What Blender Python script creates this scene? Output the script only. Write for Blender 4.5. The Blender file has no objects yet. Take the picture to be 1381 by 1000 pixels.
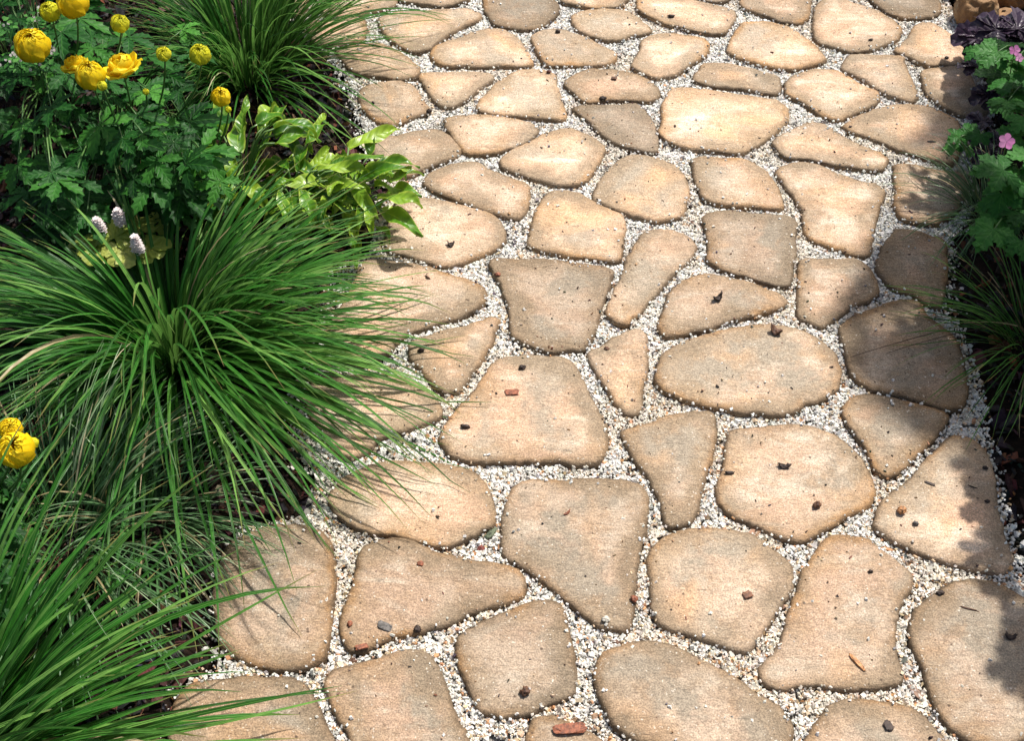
import bpy, math, random
import numpy as np
from mathutils import Vector, Matrix, noise
from mathutils.geometry import delaunay_2d_cdt

R = math.radians
S = bpy.context.scene
COL = S.collection

# ------------------------------------------------------------------ camera, sky, sun, exposure
CAM_H, PITCH, VFOV = 1.60, R(50.0), R(33.0)      # height, depression of the view axis, vertical field of view
cd = bpy.data.cameras.new('camera'); cam = bpy.data.objects.new('camera', cd); COL.objects.link(cam)
cam.location = (0, 0, CAM_H)
cam.rotation_euler = (R(90) - PITCH, 0, 0)
cd.sensor_fit = 'VERTICAL'; cd.angle_y = VFOV
cd.clip_start = 0.02; cd.clip_end = 400
S.camera = cam

SUN_EL, SUN_AZ = R(57), R(38)                    # azimuth to the right of the view direction (+Y)
w = bpy.data.worlds.new('World'); S.world = w; w.use_nodes = True
wn = w.node_tree
bg = wn.nodes['Background']; sky = wn.nodes.new('ShaderNodeTexSky'); sky.sky_type = 'NISHITA'
sky.sun_disc = False; sky.dust_density = 4.0; sky.air_density = 1.0; sky.ozone_density = 0.3; sky.sun_elevation = SUN_EL; sky.sun_rotation = SUN_AZ
wn.links.new(sky.outputs[0], bg.inputs[0]); bg.inputs[1].default_value = 0.085
sl = bpy.data.lights.new('sun', 'SUN'); sl.energy = 4.3; sl.angle = R(2.2); sl.color = (1.0, 0.955, 0.90)
sun = bpy.data.objects.new('sun', sl); COL.objects.link(sun)
sdir = Vector((math.sin(SUN_AZ) * math.cos(SUN_EL), math.cos(SUN_AZ) * math.cos(SUN_EL), math.sin(SUN_EL)))
sun.rotation_euler = sdir.to_track_quat('Z', 'Y').to_euler()
S.view_settings.view_transform = 'Standard'; S.view_settings.look = 'None'
S.view_settings.exposure = 0.46; S.view_settings.gamma = 1.0

# ------------------------------------------------------------------ helpers
F_PX = 500.0 / math.tan(VFOV / 2)
def at(px, py, z=0.0):
    """the point at height z that stands at this place of the photograph"""
    u, v = (px - 690.5) / F_PX, (500.0 - py) / F_PX
    d = Vector((u, math.cos(PITCH) + v * math.sin(PITCH), -math.sin(PITCH) + v * math.cos(PITCH)))
    t = (z - CAM_H) / d.z
    return Vector((d.x * t, d.y * t, z))

def tag(o, label=None, cat=None, group=None, kind=None):
    if label: o['label'] = label
    if cat: o['category'] = cat
    if group: o['group'] = group
    if kind: o['kind'] = kind
    return o

def empty(name, loc):
    o = bpy.data.objects.new(name, None); o.empty_display_size = 0.05
    o.location = loc; COL.objects.link(o); return o

class MB:
    """collects vertices, faces and three per-vertex values; builds ONE mesh object"""
    def __init__(s): s.v = []; s.f = []; s.a = []; s.b = []; s.c = []
    def add(s, p, tint=0.5, u=0.0, v=0.0):
        s.v.append(tuple(p)); s.a.append(tint); s.b.append(u); s.c.append(v); return len(s.v) - 1
    def build(s, name, mat, parent=None, origin=None, smooth=True):
        org = Vector(origin) if origin is not None else Vector((0, 0, 0))
        me = bpy.data.meshes.new(name)
        me.from_pydata([(x - org.x, y - org.y, z - org.z) for x, y, z in s.v], [], s.f)
        for nm, arr in (('tint', s.a), ('along', s.b), ('across', s.c)):
            at_ = me.attributes.new(nm, 'FLOAT', 'POINT'); at_.data.foreach_set('value', np.array(arr, dtype=np.float32))
        if smooth: me.polygons.foreach_set('use_smooth', [True] * len(me.polygons))
        me.materials.append(mat); me.update()
        o = bpy.data.objects.new(name, me); COL.objects.link(o)
        if parent is not None: o.parent = parent
        else: o.location = org
        return o

class NT:
    """small node helper"""
    def __init__(s, name):
        s.m = bpy.data.materials.new(name); s.m.use_nodes = True; s.t = s.m.node_tree; s.n = s.t.nodes
        s.bsdf = s.n['Principled BSDF']; s.out = s.n['Material Output']
    def node(s, ty, **kw):
        n = s.n.new(ty)
        for k, v in kw.items(): setattr(n, k, v)
        return n
    def put(s, sock, val):
        if isinstance(val, bpy.types.NodeSocket): s.t.links.new(val, sock)
        elif val is not None:
            if isinstance(val, (tuple, list)) and len(val) == 3 and sock.type == 'RGBA': val = (*val, 1)
            sock.default_value = val
    def math(s, op, a, b=None, clamp=False):
        n = s.node('ShaderNodeMath', operation=op, use_clamp=clamp); s.put(n.inputs[0], a); s.put(n.inputs[1], b); return n.outputs[0]
    def mix(s, f, a, b, mode='MIX'):
        n = s.node('ShaderNodeMix', data_type='RGBA', blend_type=mode)
        s.put(n.inputs[0], f); s.put(n.inputs[6], a); s.put(n.inputs[7], b); return n.outputs[2]
    def noise(s, scale, detail=3, rough=0.55, vec=None, dist=0.0):
        n = s.node('ShaderNodeTexNoise'); n.inputs['Scale'].default_value = scale; n.inputs['Detail'].default_value = detail
        n.inputs['Roughness'].default_value = rough; n.inputs['Distortion'].default_value = dist
        if vec is not None: s.put(n.inputs['Vector'], vec)
        return n.outputs[0]
    def ramp(s, fac, lo, hi, a=0.0, b=1.0):
        n = s.node('ShaderNodeMapRange', interpolation_type='SMOOTHSTEP'); s.put(n.inputs[0], fac)
        n.inputs[1].default_value = lo; n.inputs[2].default_value = hi; n.inputs[3].default_value = a; n.inputs[4].default_value = b
        return n.outputs[0]
    def attr(s, name): return s.node('ShaderNodeAttribute', attribute_name=name).outputs['Fac']
    def bump(s, h, strength, dist, nrm=None):
        n = s.node('ShaderNodeBump'); n.inputs['Strength'].default_value = strength; n.inputs['Distance'].default_value = dist
        s.put(n.inputs['Height'], h)
        if nrm is not None: s.put(n.inputs['Normal'], nrm)
        return n.outputs[0]

# ------------------------------------------------------------------ materials
def m_stone():
    k = NT('sandstone'); oi = k.node('ShaderNodeObjectInfo'); tc = k.node('ShaderNodeTexCoord')
    off = k.node('ShaderNodeVectorMath', operation='SCALE'); off.inputs[0].default_value = (7.3, 11.1, 3.7); k.put(off.inputs[3], oi.outputs['Random'])
    ad = k.node('ShaderNodeVectorMath', operation='ADD'); k.put(ad.inputs[0], tc.outputs['Object']); k.put(ad.inputs[1], off.outputs[0])
    P = ad.outputs[0]
    mp = k.node('ShaderNodeMapping'); mp.inputs['Scale'].default_value = (3.0, 9.0, 6.0); mp.inputs['Rotation'].default_value = (0, 0, 0.35); k.put(mp.inputs[0], P)
    sc = k.node('ShaderNodeSeparateColor'); k.put(sc.inputs[0], oi.outputs['Color'])
    grey, rust, light = sc.outputs[0], sc.outputs[1], sc.outputs[2]
    n1 = k.noise(9, 4, 0.55, P); n2 = k.noise(2.6, 3, 0.6, mp.outputs[0], 0.6); n3 = k.noise(26, 5, 0.65, P); nf = k.noise(430, 2, 0.7, P); nm = k.noise(120, 3, 0.7, P)
    c = k.mix(k.ramp(n1, .38, .62), (0.615, 0.462, 0.332), (0.585, 0.380, 0.250))
    c = k.mix(k.ramp(n2, .48, .66, 0, .8), c, (0.70, 0.575, 0.44))
    gf = k.math('ADD', k.math('MULTIPLY', grey, 0.9), k.ramp(k.noise(6.5, 4, .6, P, .4), .46, .60, 0, .85), True)
    c = k.mix(gf, c, (0.37, 0.305, 0.225))
    c = k.mix(k.ramp(k.noise(4.2, 3, .6, P, .8), .52, .66, 0, .7), c, (0.60, 0.36, 0.19))
    c = k.mix(k.ramp(n3, .50, .68, 0, .6), c, (0.40, 0.27, 0.165))
    # weathered rim: iron stain and dirt that gathers where the top rounds over
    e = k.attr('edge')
    en = k.math('SUBTRACT', e, k.math('MULTIPLY', k.math('SUBTRACT', k.noise(24, 4, .65, P), .5), 0.034))
    rim = k.ramp(en, 0.003, 0.016, 1, 0)
    rsel = k.math('ADD', k.math('MULTIPLY', rust, 1.0), k.ramp(k.noise(5, 2, .5, P), .42, .60, -.1, .85), True)
    c = k.mix(k.math('MULTIPLY', k.math('MULTIPLY', rim, rsel), .95, True), c, k.mix(k.ramp(k.noise(18, 3, .6, P), .4, .6), (0.20, 0.10, 0.038), (0.42, 0.20, 0.06)))
    wide = k.ramp(k.math('SUBTRACT', e, k.math('MULTIPLY', k.math('SUBTRACT', k.noise(12, 3, .6, P), .5), 0.11)), 0.004, 0.048, 1, 0)
    c = k.mix(k.math('MULTIPLY', k.math('MULTIPLY', wide, rsel), .45, True), c, (0.46, 0.28, 0.13))
    c = k.mix(k.math('MULTIPLY', wide, k.ramp(k.noise(7, 2, .5, P), .36, .58, .25, .85)), c, (0.27, 0.205, 0.135))
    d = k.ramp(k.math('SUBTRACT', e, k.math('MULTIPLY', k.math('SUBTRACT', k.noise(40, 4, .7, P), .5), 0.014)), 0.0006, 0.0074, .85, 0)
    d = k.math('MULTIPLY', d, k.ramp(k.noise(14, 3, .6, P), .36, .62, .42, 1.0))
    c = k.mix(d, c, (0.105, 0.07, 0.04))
    # grain
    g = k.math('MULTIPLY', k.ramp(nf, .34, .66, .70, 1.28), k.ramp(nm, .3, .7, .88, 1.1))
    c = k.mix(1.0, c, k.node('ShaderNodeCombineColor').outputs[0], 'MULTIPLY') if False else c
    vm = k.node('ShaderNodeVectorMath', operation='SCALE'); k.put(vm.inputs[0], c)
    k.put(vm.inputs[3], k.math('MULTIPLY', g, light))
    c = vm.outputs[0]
    c = k.mix(k.ramp(k.noise(210, 2, .6, P), .66, .72, 0, .55), c, (0.85, 0.78, 0.66))
    c = k.mix(k.ramp(k.noise(170, 3, .7, P), .62, .72, 0, .5), c, (0.22, 0.15, 0.09))
    vo = k.node('ShaderNodeTexVoronoi', feature='F1'); vo.inputs['Scale'].default_value = 75; k.put(vo.inputs['Vector'], P)
    sp = k.math('MULTIPLY', k.ramp(vo.outputs['Distance'], .10, .22, 1, 0), k.ramp(k.noise(60, 1, .5, P), .62, .66))
    c = k.mix(k.math('MULTIPLY', sp, .8), c, (0.07, 0.045, 0.03))
    k.put(k.bsdf.inputs['Base Color'], c); k.bsdf.inputs['Roughness'].default_value = 0.82; k.bsdf.inputs['Specular IOR Level'].default_value = 0.3
    b = k.bump(k.noise(11, 6, .62, mp.outputs[0], 1.2), .7, .0045); b = k.bump(k.noise(70, 5, .7, P), .6, .0024, b); b = k.bump(nf, .8, .0010, b); b = k.bump(sp, -.9, .0015, b)
    k.put(k.bsdf.inputs['Normal'], b); return k.m

def m_chip(name, rough, bump=.4, spec=.35):
    k = NT(name); a = k.node('ShaderNodeAttribute', attribute_name='col'); P = k.node('ShaderNodeTexCoord').outputs['Object']
    c = k.mix(k.ramp(k.noise(600, 2, .6, P), .4, .75, 0, .18), a.outputs['Color'], (0.2, 0.17, 0.14))
    k.put(k.bsdf.inputs['Base Color'], c); k.bsdf.inputs['Roughness'].default_value = rough; k.bsdf.inputs['Specular IOR Level'].default_value = spec
    k.put(k.bsdf.inputs['Normal'], k.bump(k.noise(500, 3, .6, P), bump, .0008)); return k.m

def m_ground(name, c1, c2, c3, scale):
    k = NT(name); P = k.node('ShaderNodeTexCoord').outputs['Object']
    c = k.mix(k.ramp(k.noise(scale, 6, .7, P), .35, .65), c1, c2); c = k.mix(k.ramp(k.noise(scale * 6, 3, .6, P), .55, .7), c, c3)
    k.put(k.bsdf.inputs['Base Color'], c); k.bsdf.inputs['Roughness'].default_value = .95; k.bsdf.inputs['Specular IOR Level'].default_value = .15
    k.put(k.bsdf.inputs['Normal'], k.bump(k.noise(scale * 3, 6, .75, P), .9, .01)); return k.m

def m_leaf(name, dark, mid, pale, rough=.42, trans=.3, vein=0.0, margin=None, spec=.45, ribs=0.0, tips=False):
    """dark..pale by the leaf's own tint; optional ribs beside the midrib and a pale margin"""
    k = NT(name); t = k.attr('tint'); u = k.attr('along'); v = k.attr('across')
    P = k.node('ShaderNodeTexCoord').outputs['Object']
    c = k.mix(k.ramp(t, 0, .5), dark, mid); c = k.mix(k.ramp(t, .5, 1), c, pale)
    c = k.mix(k.ramp(k.noise(55, 4, .6, P), .4, .7, 0, .35), c, dark)
    av = k.math('ABSOLUTE', v)
    if margin: c = k.mix(k.ramp(k.math('ADD', av, k.math('MULTIPLY', k.noise(60, 3, .6, P), .5)), .95, 1.25, 0, .7), c, margin)
    h = None
    if vein:
        ph = k.math('SUBTRACT', k.math('MULTIPLY', u, vein), k.math('MULTIPLY', av, 3.2))
        rb = k.math('POWER', k.math('ABSOLUTE', k.math('SINE', ph)), 4.0)
        h = rb; c = k.mix(k.math('MULTIPLY', rb, .22), c, dark)
        c = k.mix(k.ramp(av, .0, .09, .45, 0), c, pale)
    if tips: c = k.mix(k.math('MULTIPLY', k.ramp(u, .86, 1.0), k.ramp(t, .3, .7), True), c, (0.30, 0.20, 0.08))
    if ribs:
        h = k.math('SINE', k.math('MULTIPLY', v, ribs))
        c = k.mix(k.ramp(av, .0, .2, .35, 0), c, pale)
    k.put(k.bsdf.inputs['Base Color'], c)
    k.put(k.bsdf.inputs['Roughness'], k.ramp(k.noise(90, 2, .5, P), .3, .7, rough - .07, rough + .12))
    k.bsdf.inputs['Specular IOR Level'].default_value = spec
    if h is not None: k.put(k.bsdf.inputs['Normal'], k.bump(h, .5, .0012))
    tr = k.node('ShaderNodeBsdfTranslucent'); k.put(tr.inputs['Color'], k.mix(.55, c, pale)); mx = k.node('ShaderNodeMixShader')
    mx.inputs[0].default_value = trans; k.put(mx.inputs[1], k.bsdf.outputs[0]); k.put(mx.inputs[2], tr.outputs[0]); k.put(k.out.inputs[0], mx.outputs[0])
    return k.m

M = dict(
 stone=m_stone(), gravel=m_chip('gravel_chips', .75), bark=m_chip('bark', .7, .8, .3),
 bed=m_ground('sandy_bedding', (0.56, 0.53, 0.47), (0.44, 0.41, 0.35), (0.70, 0.68, 0.62), 120),
 soil=m_ground('dark_soil', (0.012, 0.008, 0.006), (0.028, 0.017, 0.011), (0.05, 0.026, 0.016), 30),
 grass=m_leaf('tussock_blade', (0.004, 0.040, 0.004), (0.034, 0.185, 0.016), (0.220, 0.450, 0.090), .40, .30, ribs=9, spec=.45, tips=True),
 grass_pale=m_leaf('fine_sedge_blade', (0.03, 0.10, 0.03), (0.09, 0.20, 0.07), (0.30, 0.40, 0.22), .4, .25),
 straw=m_leaf('dry_blade', (0.20, 0.16, 0.07), (0.38, 0.31, 0.16), (0.55, 0.48, 0.30), .5, .2),
 globe_leaf=m_leaf('globeflower_leaf', (0.003, 0.028, 0.003), (0.013, 0.090, 0.010), (0.075, 0.27, 0.030), .55, .25, vein=14, spec=.22),
 pale_leaf=m_leaf('lime_leaf', (0.012, 0.07, 0.004), (0.075, 0.225, 0.012), (0.34, 0.51, 0.04), .36, .25, vein=22, spec=.42, margin=(0.46, 0.58, 0.08)),
 foam_leaf=m_leaf('chartreuse_leaf', (0.12, 0.20, 0.02), (0.30, 0.38, 0.05), (0.5, 0.52, 0.12), .45, .3, vein=14),
 crane_leaf=m_leaf('cranesbill_leaf', (0.010, 0.065, 0.008), (0.035, 0.165, 0.022), (0.11, 0.32, 0.06), .55, .25, vein=14, spec=.22),
 purple=m_leaf('purple_leaf', (0.016, 0.008, 0.018), (0.045, 0.026, 0.048), (0.14, 0.10, 0.15), .3, .08, vein=14),
 stem=m_leaf('green_stem', (0.03, 0.09, 0.02), (0.08, 0.18, 0.04), (0.2, 0.3, 0.1), .45, .05),
 yellow=m_leaf('yellow_petal', (0.86, 0.56, 0.008), (0.92, 0.70, 0.012), (0.94, 0.82, 0.06), .55, .35, spec=.2),
 bud=m_leaf('bud_petal', (0.50, 0.56, 0.03), (0.74, 0.72, 0.03), (0.85, 0.80, 0.06), .5, .35, spec=.2),
 pink=m_leaf('pink_petal', (0.50, 0.12, 0.35), (0.68, 0.22, 0.50), (0.85, 0.5, 0.7), .5, .3, spec=.25),
 white=m_leaf('white_pink_bloom', (0.72, 0.58, 0.58), (0.84, 0.78, 0.76), (0.88, 0.85, 0.82), .6, .25, spec=.2),
 anther=m_leaf('dark_spot', (0.03, 0.015, 0.01), (0.04, 0.02, 0.01), (0.06, 0.03, 0.01), .6, 0),
)
def m_boulder():
    k = NT('brown_boulder'); P = k.node('ShaderNodeTexCoord').outputs['Object']
    c = k.mix(k.ramp(k.noise(8, 5, .6, P, 1.0), .4, .62), (0.34, 0.19, 0.075), (0.17, 0.085, 0.035))
    c = k.mix(k.ramp(k.noise(22, 5, .65, P), .5, .68), c, (0.44, 0.31, 0.17))
    k.put(k.bsdf.inputs['Base Color'], c); k.bsdf.inputs['Roughness'].default_value = .7
    b = k.bump(k.noise(25, 6, .7, P), .7, .012); k.put(k.bsdf.inputs['Normal'], k.bump(k.noise(300, 3, .6, P), .6, .001, b)); return k.m
M['boulder'] = m_boulder()

# ------------------------------------------------------------------ the flagstones: outline as seen in the photograph, tone (grey, rust, light; shaded stones carry shade in it) and label
STONES = [
('tan flagstone cut off by the top edge, beside the upper grass tussock', (.0,.5,.5), [(439,-10),(434,14),(448,22),(469,24),(496,18),(525,12),(533,4),(531,-8),(500,-24),(460,-24)]),
('thin sliver of flagstone at the top edge, right of the stone by the tussock', (.1,.4,.5), [(538,0),(556,5),(595,10),(611,8),(632,0),(625,-25),(580,-34),(548,-25)]),
('grey-brown round flagstone cut off by the top edge with a rusty rim', (.55,.6,.42), [(654,-5),(655,18),(668,34),(700,41),(728,38),(749,23),(752,8),(735,-8),(690,-20)]),
('long wedge flagstone, blunt at left, under the thin top sliver', (.05,.45,.52), [(510,27),(530,19),(582,15),(629,14),(648,20),(646,26),(624,39),(593,56),(577,69),(556,72),(538,63),(522,50)]),
('small orange flagstone half covered by the tips of the upper tussock', (.0,.5,.5), [(415,28),(431,30),(465,26),(490,27),(493,42),(488,57),(460,62),(425,60)]),
('pinkish flagstone under the upper tussock tips, second one down the left edge', (.0,.15,.52), [(455,68),(504,61),(530,66),(556,86),(565,96),(559,106),(536,110),(512,104),(478,99)]),
('tan flagstone with thin grass blades across it, above the lime-leaved plant', (.1,.3,.48), [(486,122),(515,112),(541,111),(559,120),(570,138),(580,151),(556,159),(530,169),(509,162),(488,146)]),
('flat-bottomed dome-shaped flagstone near the top, right of the long wedge stone', (.0,.35,.55), [(580,74),(593,61),(635,47),(661,40),(682,43),(700,56),(718,86),(708,91),(661,91),(608,91),(588,85)]),
('pale creamy triangular flagstone pointing down, left of the rusty-cornered one', (.0,.05,.62), [(566,104),(577,100),(624,99),(661,100),(665,107),(645,121),(627,136),(609,145),(593,142),(580,128)]),
('pale flagstone with a rusty upper right corner and slanting left side', (.0,.45,.58), [(644,149),(648,136),(671,115),(700,96),(736,97),(748,103),(750,118),(762,150),(758,162),(718,160),(671,156)]),
('plain flagstone with straight top and pointed right end, under the creamy triangle', (.05,.2,.54), [(600,164),(616,159),(661,158),(713,166),(726,178),(713,192),(671,207),(635,209),(619,200),(608,182)]),
('flagstone partly hidden behind the tip of the lime-leaved plant', (.1,.2,.5), [(500,195),(546,182),(583,177),(606,185),(619,203),(609,216),(570,231),(546,239),(522,232)]),
('pale leaf-shaped flagstone with a thin curved crack near its lower edge', (.0,.25,.58), [(675,219),(687,206),(713,193),(740,180),(766,176),(792,183),(814,201),(805,222),(790,245),(769,251),(740,248),(713,240),(682,229)]),
('flagstone with a broad rusty right end, right of the lime leaves', (.0,.75,.5), [(571,247),(583,235),(609,224),(640,220),(661,232),(700,245),(713,252),(714,258),(710,282),(700,295),(681,293),(661,287),(622,274),(583,258)]),
('small pointed flagstone near the top, right of the dome-shaped stone', (.05,.15,.53), [(718,52),(731,44),(755,42),(770,46),(797,57),(826,70),(831,78),(821,88),(792,90),(740,90),(736,88),(723,68)]),
('shallow flagstone cut off by the top edge, right of the grey-brown round one', (.0,.4,.53), [(748,-5),(760,4),(779,8),(805,12),(836,9),(848,-2),(840,-18),(770,-20)]),
('small almond-shaped flagstone pointing right, near the top centre', (.0,.35,.56), [(771,25),(784,17),(813,14),(844,17),(860,26),(876,43),(860,48),(831,55),(805,53),(779,42)]),
('long slanting flagstone at the top with a dark oval crumb on it', (.0,.3,.58), [(858,11),(866,-2),(907,-3),(962,8),(983,14),(991,20),(985,36),(975,46),(959,48),(933,41),(896,33),(870,21)]),
('barely showing flagstone tip at the top edge above the long slanting stone', (.4,.1,.5), [(940,-2),(960,3),(980,1),(990,-15),(960,-24),(930,-15)]),
('pink-tan flagstone cut off by the top edge, right of the long slanting stone', (.0,.4,.5), [(998,-8),(1001,10),(1027,21),(1053,30),(1076,32),(1088,27),(1092,0),(1085,-20),(1020,-22)]),
('very pale rounded flagstone with faint pink blotches, near the top', (.0,.35,.64), [(853,91),(857,81),(865,68),(864,57),(878,50),(902,47),(933,51),(949,55),(955,65),(949,78),(928,90),(909,102),(886,106),(865,99)]),
('big orange-rimmed flagstone pointing right with a creamy middle, near the top', (.0,.8,.6), [(982,70),(984,57),(995,39),(1003,31),(1027,31),(1058,36),(1076,47),(1098,63),(1112,82),(1099,89),(1068,95),(1040,92),(1016,85),(993,78)]),
('narrow low bar-shaped flagstone above the widest upper stone', (.15,.2,.52), [(935,108),(943,96),(950,87),(975,87),(1001,92),(1027,99),(1049,107),(1051,125),(1040,129),(1001,121),(967,118)]),
('flagstone with dark brown left end and crumbs on it, above the grey wedge', (.2,.55,.5), [(761,115),(774,104),(792,96),(826,96),(862,104),(883,117),(889,128),(878,137),(826,136),(792,140),(781,133)]),
('grey wedge-shaped flagstone narrowing down to the right', (.6,.1,.46), [(772,147),(792,143),(831,144),(857,142),(871,154),(881,170),(885,206),(871,206),(839,198),(815,185),(797,167)]),
('widest pale flagstone of the upper path, right of the grey wedge', (.0,.4,.6), [(892,146),(904,125),(922,121),(964,125),(1014,133),(1048,138),(1062,149),(1059,167),(1040,185),(1016,201),(995,208),(959,205),(928,202),(902,193),(890,180),(894,162)]),
('rounded pinkish flagstone with grey upper shoulder, below the grey wedge', (.2,.3,.56), [(803,258),(818,235),(836,217),(857,211),(886,216),(912,227),(923,240),(928,258),(926,266),(922,290),(907,296),(883,299),(855,292),(826,282),(801,271)]),
('flagstone with rusty right corner, above the square grey stone', (.0,.6,.54), [(934,218),(943,214),(998,215),(1024,227),(1040,242),(1048,255),(1054,274),(1050,283),(1016,281),(975,277),(951,271),(939,250),(936,238)]),
('long slanting boat-shaped flagstone, below the round pale one at upper right', (.05,.2,.54), [(1042,193),(1063,180),(1086,168),(1107,168),(1125,180),(1151,194),(1188,209),(1196,216),(1190,229),(1175,232),(1136,226),(1086,216),(1060,214)]),
('tall five-sided flagstone with rusty right edge, right of the square grey stone', (.0,.55,.54), [(1047,232),(1065,223),(1094,223),(1125,235),(1151,245),(1177,250),(1189,258),(1189,271),(1180,300),(1175,326),(1170,343),(1157,346),(1125,335),(1097,326),(1085,316),(1084,292),(1073,271),(1057,250)]),
('large pinkish flagstone at the top, right of centre with a straight left side', (.0,.4,.53), [(1099,13),(1107,3),(1125,-2),(1146,4),(1170,13),(1198,26),(1214,39),(1211,52),(1193,63),(1167,70),(1146,72),(1125,65),(1099,55)]),
('shaded brown flagstone at the top edge left of the boulders', (.5,.8,.36), [(1170,-4),(1188,13),(1214,25),(1250,25),(1266,18),(1266,0),(1255,-15),(1190,-18)]),  # low lightness puts part of the shade into the stone's tone
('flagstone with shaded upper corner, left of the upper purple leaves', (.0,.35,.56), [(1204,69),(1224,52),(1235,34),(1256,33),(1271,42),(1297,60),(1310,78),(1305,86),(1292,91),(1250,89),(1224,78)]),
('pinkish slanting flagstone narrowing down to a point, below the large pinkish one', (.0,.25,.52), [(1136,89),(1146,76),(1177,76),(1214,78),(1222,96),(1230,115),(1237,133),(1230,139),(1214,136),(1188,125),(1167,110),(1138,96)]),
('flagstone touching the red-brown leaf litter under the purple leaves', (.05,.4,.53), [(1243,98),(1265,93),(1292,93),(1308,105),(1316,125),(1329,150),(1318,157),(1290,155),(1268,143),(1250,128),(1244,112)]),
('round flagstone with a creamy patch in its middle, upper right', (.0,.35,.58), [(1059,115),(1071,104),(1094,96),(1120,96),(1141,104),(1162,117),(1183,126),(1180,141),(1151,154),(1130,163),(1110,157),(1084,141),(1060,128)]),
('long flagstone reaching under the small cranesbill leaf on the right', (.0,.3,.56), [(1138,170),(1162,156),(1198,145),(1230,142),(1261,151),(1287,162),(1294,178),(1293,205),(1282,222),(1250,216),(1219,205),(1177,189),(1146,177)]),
('greyish flagstone in half shade behind the fine grass tuft on the right', (.3,.8,.46), [(1205,225),(1230,225),(1268,232),(1297,236),(1303,256),(1292,282),(1266,303),(1240,303),(1214,293),(1208,280),(1208,255)]),  # brown of the half shade worked into the tone
('shaded grey-brown flagstone with a dark brown lower right, by the fine grass tuft', (.25,1.,.42), [(1201,321),(1209,312),(1235,314),(1256,321),(1274,329),(1275,365),(1272,392),(1266,417),(1250,409),(1230,399),(1203,389),(1183,365),(1188,339)]),  # full rust and low lightness paint in the brown shade
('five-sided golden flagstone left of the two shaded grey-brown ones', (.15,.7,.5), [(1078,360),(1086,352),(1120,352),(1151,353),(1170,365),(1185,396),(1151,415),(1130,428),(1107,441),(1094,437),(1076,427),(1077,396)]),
('large shaded olive-brown flagstone with two thin dry stalks across it', (.25,1.,.43), [(1133,446),(1151,428),(1183,415),(1214,407),(1235,409),(1250,428),(1271,446),(1292,464),(1300,498),(1302,529),(1295,551),(1271,553),(1245,545),(1203,534),(1167,524),(1149,506),(1143,488)]),  # tone darkened and browned to carry the shade over this stone
('square grey flagstone with rounded corners', (.75,.15,.46), [(949,297),(956,291),(975,287),(1014,290),(1061,295),(1072,303),(1071,326),(1070,349),(1063,386),(1042,385),(1011,376),(975,365),(956,352),(954,323)]),
('yellowish flagstone with slanting left side, left of the narrow diagonal one', (.0,.3,.58), [(713,331),(718,308),(726,279),(739,262),(760,258),(778,262),(805,276),(836,292),(842,305),(841,326),(836,350),(826,354),(779,348),(740,342),(725,338)]),
('narrow flagstone set diagonally, leaning right', (.05,.2,.54), [(818,422),(829,396),(844,355),(865,318),(881,312),(907,313),(930,321),(938,334),(933,347),(912,365),(891,389),(865,420),(844,437),(829,434)]),
('arrowhead flagstone pointing right with a brown husk on it', (.3,.4,.5), [(889,443),(896,417),(902,399),(922,381),(949,373),(975,376),(1014,386),(1048,399),(1060,409),(1048,417),(1001,430),(962,441),(922,451),(899,455)]),
('biggest oval flagstone, in the middle of the path, with brown bands', (.15,.55,.53), [(885,500),(896,480),(922,464),(962,451),(1001,443),(1037,439),(1066,443),(1099,456),(1122,472),(1131,494),(1134,508),(1126,526),(1107,540),(1084,546),(1068,558),(1047,563),(1021,560),(1000,558),(975,553),(935,545),(902,532),(887,518)]),
('flagstone with a snail-like dark husk, beside the bare mulch patch', (.05,.35,.52), [(554,269),(583,270),(622,279),(655,287),(676,300),(680,326),(661,340),(624,355),(593,360),(556,348),(522,338),(522,316),(530,295),(535,276)]),
('long flagstone running under the right-hand tips of the big tussock', (.05,.45,.5), [(495,352),(546,357),(583,365),(624,378),(650,389),(656,402),(643,417),(609,433),(583,441),(551,450),(531,464),(525,476),(504,488),(480,492),(455,480),(440,455),(452,430),(470,400),(482,372)]),
('small golden flagstone with a pointed upper right ear', (.0,.8,.52), [(551,468),(562,460),(593,451),(629,441),(661,431),(672,434),(666,450),(661,464),(650,485),(640,500),(633,512),(616,530),(598,530),(583,519),(569,500),(556,485)]),
('shield-shaped brown-grey flagstone with a flat top', (.35,.3,.48), [(661,359),(667,352),(692,353),(740,353),(779,357),(824,365),(820,386),(810,417),(802,446),(787,471),(765,473),(740,475),(718,467),(692,454),(687,417),(676,386)]),
('small narrow flagstone tapering down to a tip, above the tall wedge', (.05,.15,.54), [(794,478),(813,467),(844,449),(857,446),(868,449),(871,470),(870,498),(867,520),(864,543),(857,558),(844,559),(831,544),(815,518),(800,493)]),
('large trapezoid flagstone with a round red-brown chip on it', (.05,.45,.53), [(661,495),(674,485),(708,481),(745,483),(766,488),(779,503),(792,529),(805,558),(817,576),(817,607),(805,626),(787,628),(740,624),(687,624),(635,623),(609,615),(595,596),(603,573),(629,542),(650,516)]),
('pale flagstone striped by blades of the big tussock, left edge', (.0,.4,.54), [(405,530),(425,514),(465,509),(504,507),(536,511),(562,519),(583,537),(593,553),(590,566),(567,575),(536,584),(509,594),(497,608),(470,620),(450,608),(425,570)]),
('oval flagstone with a rusty left end under the lowest tips of the big tussock', (.0,.6,.53), [(445,668),(468,646),(489,633),(520,626),(551,626),(596,629),(629,636),(650,652),(663,672),(667,693),(661,709),(635,725),(609,735),(583,736),(556,730),(536,722),(504,719),(481,712),(450,690)]),
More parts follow.
